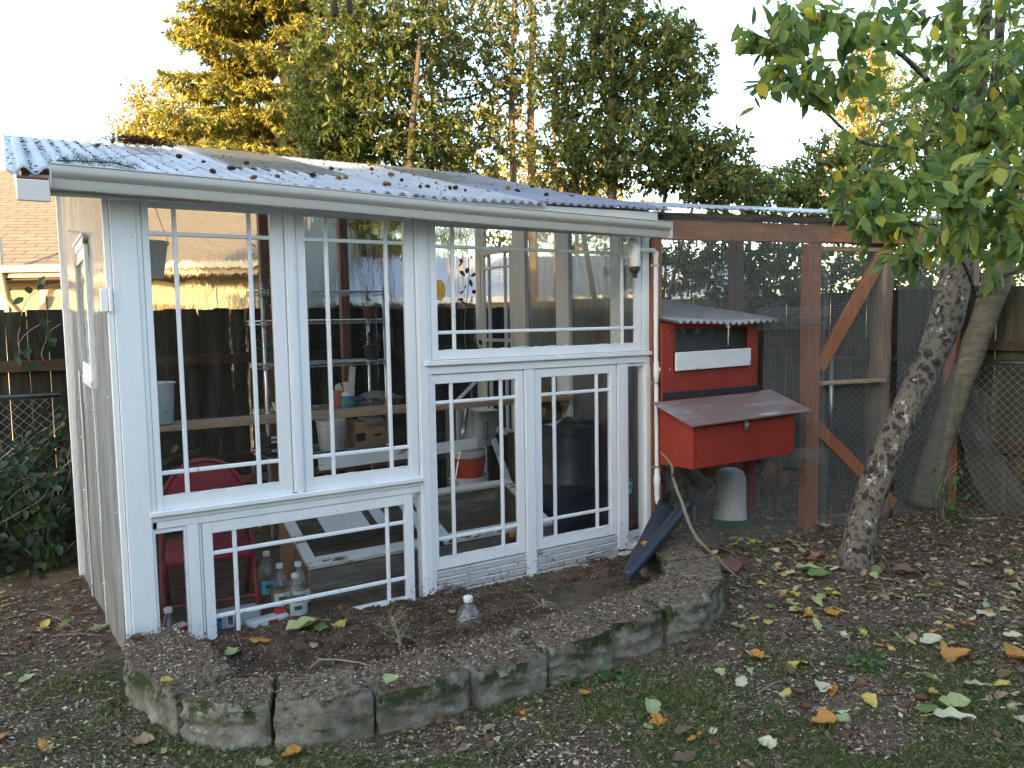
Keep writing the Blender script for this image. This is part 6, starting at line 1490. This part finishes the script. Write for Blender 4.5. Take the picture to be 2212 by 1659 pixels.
for c in FALL:
    for k in range(6): m = leafmesh(k); m.materials.append(M['fall_'+c]); LM[c, k] = m
def placeleaf(x, y, z, size, col, label=None, rot=None, tilt=.25, grp=None):
    o = bpy.data.objects.new('fallen_leaf', LM[col, random.randrange(6)]); COL.objects.link(o)
    o.location = (x, y, z+.004); o.scale = (size, size, size); o.rotation_euler = (random.gauss(0, tilt), random.gauss(0, tilt), rot if rot is not None else random.uniform(0, 6.28))
    tag(o, label, 'leaf', grp); return o
random.seed(77)
AN = {'yellow': 'a', 'pale green': 'a', 'green': 'a', 'orange': 'an', 'tan': 'a', 'brown': 'a', 'cream': 'a'}
MARK = [(524, 1480, .075, 'yellow', 'yellow leaf with a brown edge lying on top of the second block'), (565, 1390, .07, 'orange', 'curled orange leaf on the bed soil below the low window'), (655, 1356, .10, 'pale green', 'large pale green leaf lying flat in the bed'),
 (695, 1360, .07, 'green', 'small green leaf touching the large pale green one'), (738, 1358, .06, 'yellow', 'yellow brown leaf at the right end of the leaf cluster in the bed'), (678, 1398, .05, 'tan', 'small tan leaf below the leaf cluster in the bed'),
 (505, 1420, .06, 'pale green', 'olive leaf against the inner edge of the leftmost block'), (368, 1577, .055, 'yellow', 'yellow leaf in the grass below the leftmost block'), (310, 1612, .06, 'tan', 'mottled tan leaf in the grass at the lower left'),
 (215, 1366, .07, 'pale green', 'pale green leaf leaning against the foot of the side wall'), (975, 1330, .03, 'tan', 'tiny tan leaf left of the buried bottle'), (848, 1578, .065, 'pale green', 'curled pale leaf below the third block'),
 (630, 1640, .065, 'orange', 'peach coloured leaf at the bottom edge left of centre'), (1262, 1508, .06, 'orange', 'narrow orange leaf below the green weed'), (1075, 1605, .03, 'pale green', 'small round pale leaf at the bottom centre'),
 (1408, 1540, .085, 'pale green', 'long pale green leaf in the lawn right of the weed'), (1475, 1590, .075, 'brown', 'curled brown leaf near the bottom centre'), (1600, 1478, .07, 'cream', 'cream leaf standing on edge in the middle of the lawn'),
 (1636, 1425, .07, 'orange', 'rusty orange leaf among the lawn leaves at centre right'), (1660, 1348, .06, 'yellow', 'yellow leaf in the bare soil right of the bed'), (1586, 1170, .06, 'orange', 'orange lobed leaf near the water drum'),
 (1775, 1142, .10, 'cream', 'large cream leaf beside the foot of the flaky tree'), (1700, 1138, .035, 'tan', 'little tan leaf below the netting'), (1545, 1215, .07, 'yellow', 'lime yellow leaf right of the mossy blocks'),
 (1960, 1245, .13, 'brown', 'big curled brown leaf right of the flaky tree foot'), (1880, 1232, .07, 'yellow', 'yellow leaf just right of the flaky tree foot'), (2070, 1428, .125, 'orange', 'large flat orange leaf on the lawn at the right'),
 (2195, 1430, .12, 'orange', 'second large orange leaf, at the right edge'), (2130, 1330, .10, 'cream', 'broad pale leaf near the right edge'), (2010, 1395, .10, 'cream', 'ragged cream leaf above the large orange leaf'), (1780, 1495, .075, 'cream', 'cream leaf left of the brown curled ones'),
 (2060, 1562, .12, 'cream', 'long bitten cream leaf at the lower right'), (1780, 1570, .0850, 'orange', 'orange brown leaf left of the pine cones'), (2000, 1535, .095, 'green', 'green oval leaf at the lower right'), (2060, 1530, .10, 'pale green', 'long light green leaf beside the green oval leaf'),
 (2110, 1490, .08, 'pale green', 'pale mint leaf near the right edge of the lawn'), (2165, 1480, .055, 'yellow', 'small bright yellow leaf at the right edge'), (1480, 1640, .08, 'brown', 'grey brown leaf at the bottom edge'), (1660, 1620, .07, 'cream', 'cream leaf at the bottom right of centre'),
 (1750, 1240, .14, 'pale green', 'long yellow green leaf of the cluster left of the tree foot'), (1770, 1250, .11, 'green', 'olive leaf of the cluster left of the tree foot'), (1420, 1285, .05, 'pale green', 'green leaf lying on the right end block'), (1392, 1240, .05, 'orange', 'rust leaf caught on the black trough'), (1520, 485, .0, 'green', ''),
 (1880, 1130, .05, 'yellow', 'yellow leaf by the round post')]
for x, y, s, c, l in MARK:
    if s == 0: continue
    z = .0
    p = atZ(x, y, -.09)
    for _ in range(4): p = atZ(x, y, surfz(p.x, p.y)); 
    placeleaf(p.x, p.y, surfz(p.x, p.y)+.010, s*(1.42 if y > 1425 or x > 1000 else 2.0), c, l, grp=None, tilt=.12)
def ld(x, y):
    if not outside(x, y) or x > 6.9: return 0
    k = .16
    if x > 3.4: k = .9
    elif x > 2.2: k = .42
    return k*(1 if y < .3 else .3)
P = scatter(1300, -1.2, 6.9, -3.4, 1.2, ld)
cols = ['yellow', 'pale green', 'orange', 'tan', 'brown', 'cream', 'green']; wts = [.2, .17, .12, .18, .17, .09, .07]
P2 = []
for x, y in P:
    P2.append((x, y))
    if random.random() < .35: P2 += [(x+random.gauss(0, .06), y+random.gauss(0, .06)) for _ in range(random.choice((1, 2)))]
P = [q for q in P2 if outside(*q)]
P.sort(key=lambda q: (q[0]-CAM.x)**2+(q[1]-CAM.y)**2)
vis = []
for x, y in P:
    d = Vector((x, y, -.1))-CAM; dp = d.dot(_fw)
    if dp > .3 and abs(d.dot(CR)/dp) < .67 and abs(d.dot(CU)/dp) < .5 and not (3.6 < x < 5.1 and y > -.15): vis.append((x, y))
for x, y in vis[:262]:
    c = random.choices(cols, wts)[0]
    where = 'the lawn' if x < 3.4 else 'the bare ground by the leaning trees'
    placeleaf(x, y, gzn(x, y)+random.uniform(.0, .008), random.uniform(.045, .105), c, '%s fallen leaf lying on %s' % (c, where), grp='%s leaves fallen on %s' % (c, where), tilt=.3)
# small old leaf litter
M['litter'] = leafmat('leaf_litter', [(0, (.15, .09, .055)), (.35, (.28, .18, .115)), (.55, (.17, .12, .085)), (.75, (.38, .32, .15)), (.9, (.50, .38, .14)), (1, (.58, .50, .32))], .8, .1, .2, vein=1)
def litd(x, y):
    if not outside(x, y) or x > 6.9: return 0
    return .22 + .78*sstep(2.6, 4.6, x) + .3*sstep(-.4, -1.2, x)
P = scatter(17000, -1.5, 6.9, -3.4, 2.5, litd); P = np.array([(x, y, gzn(x, y)+.008) for x, y in P]); n = len(P); az = rng.uniform(0, 6.28, n)
V, F = blades(P, np.stack([np.cos(az), np.sin(az), rng.normal(0, .2, n)], 1), np.stack([rng.normal(0, .35, n), rng.normal(0, .35, n), np.ones(n)], 1), rng.uniform(.022, .075, n), rng.uniform(.016, .042, n), .25, .3)
tag(npmesh('leaf_litter', V, F, M['litter']), kind='stuff')
# ------------------------------------------------------------------ pine cones
def conemesh(mat, sc=1, openk=1.):
    V = []; F = []; n = 70
    mb = MB(); mb.lathe([(0, -.5), (.16, -.42), (.27, -.2), (.29, 0), (.24, .25), (.12, .45), (0, .5)], n=12)
    for i in range(n):
        t = i/n; z = -.45+.92*t; r = .33*math.sin(PI*min(1, .12+.86*t))**.7; a = i*2.39996
        c = Vector((r*math.cos(a), r*math.sin(a), z)); u = Vector((math.cos(a), math.sin(a), .35*openk)).normalized(); s = Vector((-math.sin(a), math.cos(a), 0)); w = .11
        mb.add([c-s*w*.6-u*.1, c+s*w*.6-u*.1, c+s*w+u*.07, c+u*.13+Vector((0, 0, .02)), c-s*w+u*.07], [(0, 1, 2, 3, 4)])
    me = bpy.data.meshes.new('pine_cone'); me.from_pydata(mb.v, [], mb.f); me.update(); me.materials.append(mat); return me
CM = {'dark': conemesh(M['cone']), 'tan': conemesh(M['cone2'], openk=.3)}
random.seed(8)
def cone(x, y, z, size, col, label, grp):
    o = bpy.data.objects.new('pine_cone', CM[col]); COL.objects.link(o); o.location = (x, y, z+size*.30)
    o.scale = (size*.8, size*.8, size); o.rotation_euler = (PI/2+random.gauss(0, .2), random.gauss(0, .3), random.uniform(0, 6.28)); return tag(o, label, 'pine cone', grp)
def onroof(x, y):
    d = ray(x, y); t = (2.44+.258*CAM.y-CAM.z)/(d.z-.258*d.y); return CAM+d*t
for x, y, s, c in [(387, 345, .05, 'dark'), (500, 372, .055, 'dark'), (533, 360, .045, 'dark'), (600, 390, .04, 'dark'), (676, 387, .05, 'dark'), (716, 371, .045, 'dark'), (803, 372, .05, 'dark'), (868, 397, .04, 'dark'), (908, 411, .035, 'dark'), (924, 411, .04, 'dark'), (972, 415, .04, 'dark'), (984, 415, .045, 'dark'), (1118, 423, .045, 'dark'), (1180, 433, .04, 'dark'), (460, 378, .045, 'dark'), (440, 355, .03, 'dark'), (1150, 409, .045, 'dark'), (243, 310, .05, 'dark'), (272, 312, .055, 'dark'), (1005, 420, .03, 'dark')]:
    p = onroof(x, y); cone(p.x, p.y, rz_(p.x, p.y)+.012, s*.95, c, 'dark open fir cone lying on the corrugated roof', 'dark cones on the greenhouse roof')
for x, y, s in [(548, 392, .045), (732, 392, .045), (746, 391, .045), (845, 384, .055), (836, 408, .06), (735, 372, .03), (798, 362, .045), (942, 402, .03), (1097, 417, .06), (210, 318, .045), (1235, 437, .04), (894, 384, .03)]:
    p = onroof(x, y); cone(p.x, p.y, rz_(p.x, p.y)+.012, s*.95, 'tan', 'closed tan fir cone lying on the corrugated roof', 'tan cones on the greenhouse roof')
for x, y in [(1358, 1495), (1400, 1522), (1740, 1530), (1920, 1500), (1990, 1512), (2045, 1500), (1955, 1530), (1600, 1560), (1655, 1590), (1710, 1605), (1830, 1590), (1860, 1480), (2150, 1440), (1540, 1610), (640, 1400), (560, 1340), (880, 1290), (90, 1350), (140, 1360), (60, 1400), (165, 1320), (300, 1450), (950, 1560), (1120, 1540), (1050, 1500)]:
    p = atZ(x, y, -.09); p = atZ(x, y, surfz(p.x, p.y)); on = inpoly(p.x, p.y, inner)
    cone(p.x, p.y, surfz(p.x, p.y)-.004, random.uniform(.04, .06), 'tan', 'brown fir cone lying in the raised bed' if on else 'brown fir cone lying on the ground', 'fir cones in the raised bed' if on else 'fir cones lying on the ground')
# needles, twigs and dirt on the roof
def rd(x, y):
    if rz_(x, y) > 9: return 0
    return 1 if x < 1.0 and y < 2.6 else .25
P = [(x, y) for x, y in scatter(2600, -.4, 3.6, -.2, 2.7, rd)]
q = []
for x, y in P:
    if x < .84: k = round(x/.088-.5)+.5; x = k*.088+random.gauss(0, .010); q.append((x, y, rz_(x, y)-.006))
    else: q.append((x, y, rz_(x, y)+.012 if True else 0))
for _ in range(1500):
    a = random.gauss(0, .13); b = random.gauss(0, .06); c = onroof(300, 318); q.append((c.x+a, c.y-.1+b*2, rz_(c.x+a, c.y+b)+.012+random.uniform(0, .05)))
P = np.array(q); n = len(P); az = rng.uniform(0, 6.28, n)
V, F = blades(P, np.stack([np.cos(az), np.sin(az), rng.normal(.1, .2, n)], 1), np.stack([rng.normal(0, .4, n), rng.normal(0, .4, n), np.ones(n)], 1), rng.uniform(.010, .045, n), rng.uniform(.005, .016, n), .3, .2, 'd')
M['roofdirt'] = leafmat('roof_dirt', [(0, (.03, .018, .012)), (1, (.10, .05, .03))], .9, 0, .1)
tag(npmesh('roof_debris', V, F, M['roofdirt']), kind='stuff')
# evergreen sprig on the roof edge
c = onroof(205, 362); t = thing('fir_sprig', 'dark green fir sprig lying on the roof edge above the gutter', 'twig', (c.x, c.y, rz_(c.x, c.y)+.02))
P0 = [Vector((-.17, -.05, 0)), Vector((-.05, -.05, .01)), Vector((.08, -.01, .02)), Vector((.2, .10, .02))]; MB().tube(P0, .003, 5).build('stem', M['barkd'], t)
n = 900; u = rng.random(n)*3; k = np.minimum(2, u.astype(int)); f = (u-k)[:, None]; PP = np.array([tuple(p) for p in P0]); P = PP[k]*(1-f)+PP[k+1]*f; P += rng.normal(0, .012, (n, 3))
V, F = blades(P, (PP[k+1]-PP[k])/.13*.6+rng.normal(0, .6, (n, 3))+np.array([0, 0, .2]), rng.normal(0, 1, (n, 3)), rng.uniform(.015, .035, n), np.full(n, .002), .2, .1, 'd'); npmesh('needles', V, F, M['vine'], t)
for k, pts in enumerate(([(330, 330), (345, 345), (352, 360), (375, 352)], [(250, 350), (300, 342), (345, 338)], [(405, 378), (430, 372), (470, 380)], [(175, 328), (205, 322), (225, 312)])):
    mb = MB(); mb.tube([onroof(x, y)+Vector((0, 0, .02+.01*math.sin(i*2))) for i, (x, y) in enumerate(pts)], .0018, 5)
    tag(mb.build('roof_twig', M['barkd']), ('curly twig on the roof below the needle heap', 'long thin twig crossing the roof ribs', 'short twig at the gutter right of the sprig', 'thin twig near the roof left corner')[k], 'twig')
# sticks on the ground
for k, (a, b, l) in enumerate((((88, 1322), (160, 1362), 'pale twig on the soil beside the side wall'), ((1430, 1080), (1490, 1092), 'short pale stick at the foot of the netting'), ((1920, 1250), (1990, 1275), 'thin twig near the flaky tree foot'), ((1640, 1500), (1705, 1470), 'thin grass stalk on the lawn'), ((110, 1380), (230, 1378), 'long straw coloured stalk near the left grass'))):
    p, q = atZ(*a, -.09), atZ(*b, -.09); p.z = gzn(p.x, p.y)+.012; q.z = gzn(q.x, q.y)+.01; m_ = (p+q)/2+Vector((.01, .01, .01)); mb = MB(); mb.tube([p, m_, q], [.004, .0035, .002], 6); tag(mb.build('ground_twig', M['stick']), l, 'twig')

# ------------------------------------------------------------------ light
EL = math.radians(9.5)
to_sun = Vector((-SD.x*math.cos(EL), -SD.y*math.cos(EL), math.sin(EL)))
w = bpy.data.worlds.new('World'); SC.world = w; w.use_nodes = True; nt = w.node_tree
bg = nt.nodes['Background']; sky = nt.nodes.new('ShaderNodeTexSky'); sky.sky_type = 'NISHITA'; sky.sun_disc = False
sky.sun_elevation = EL; sky.sun_rotation = math.atan2(to_sun.x, to_sun.y); sky.air_density = 1.0; sky.dust_density = 1.6; sky.ozone_density = 1.0; sky.altitude = 50
nt.links.new(sky.outputs[0], bg.inputs[0]); bg.inputs[1].default_value = .15
sl = bpy.data.lights.new('sun', 'SUN'); sl.energy = 2.4; sl.angle = math.radians(.5); sl.color = (1, .66, .28)
so = bpy.data.objects.new('sun', sl); COL.objects.link(so); so.rotation_euler = (-to_sun).to_track_quat('-Z', 'Y').to_euler(); so.location = (-10, -6, 8)
SC.view_settings.view_transform = 'Standard'; SC.view_settings.look = 'None'; SC.view_settings.exposure = EXPO if 'EXPO' in globals() else 2.97; SC.view_settings.gamma = 1; SC.view_settings.use_curve_mapping = False
SC.cycles.max_bounces = 8; SC.cycles.diffuse_bounces = 3; SC.cycles.glossy_bounces = 3; SC.cycles.transmission_bounces = 6; SC.cycles.transparent_max_bounces = 16; SC.cycles.caustics_reflective = False; SC.cycles.caustics_refractive = False
SC.cycles.use_denoising = True
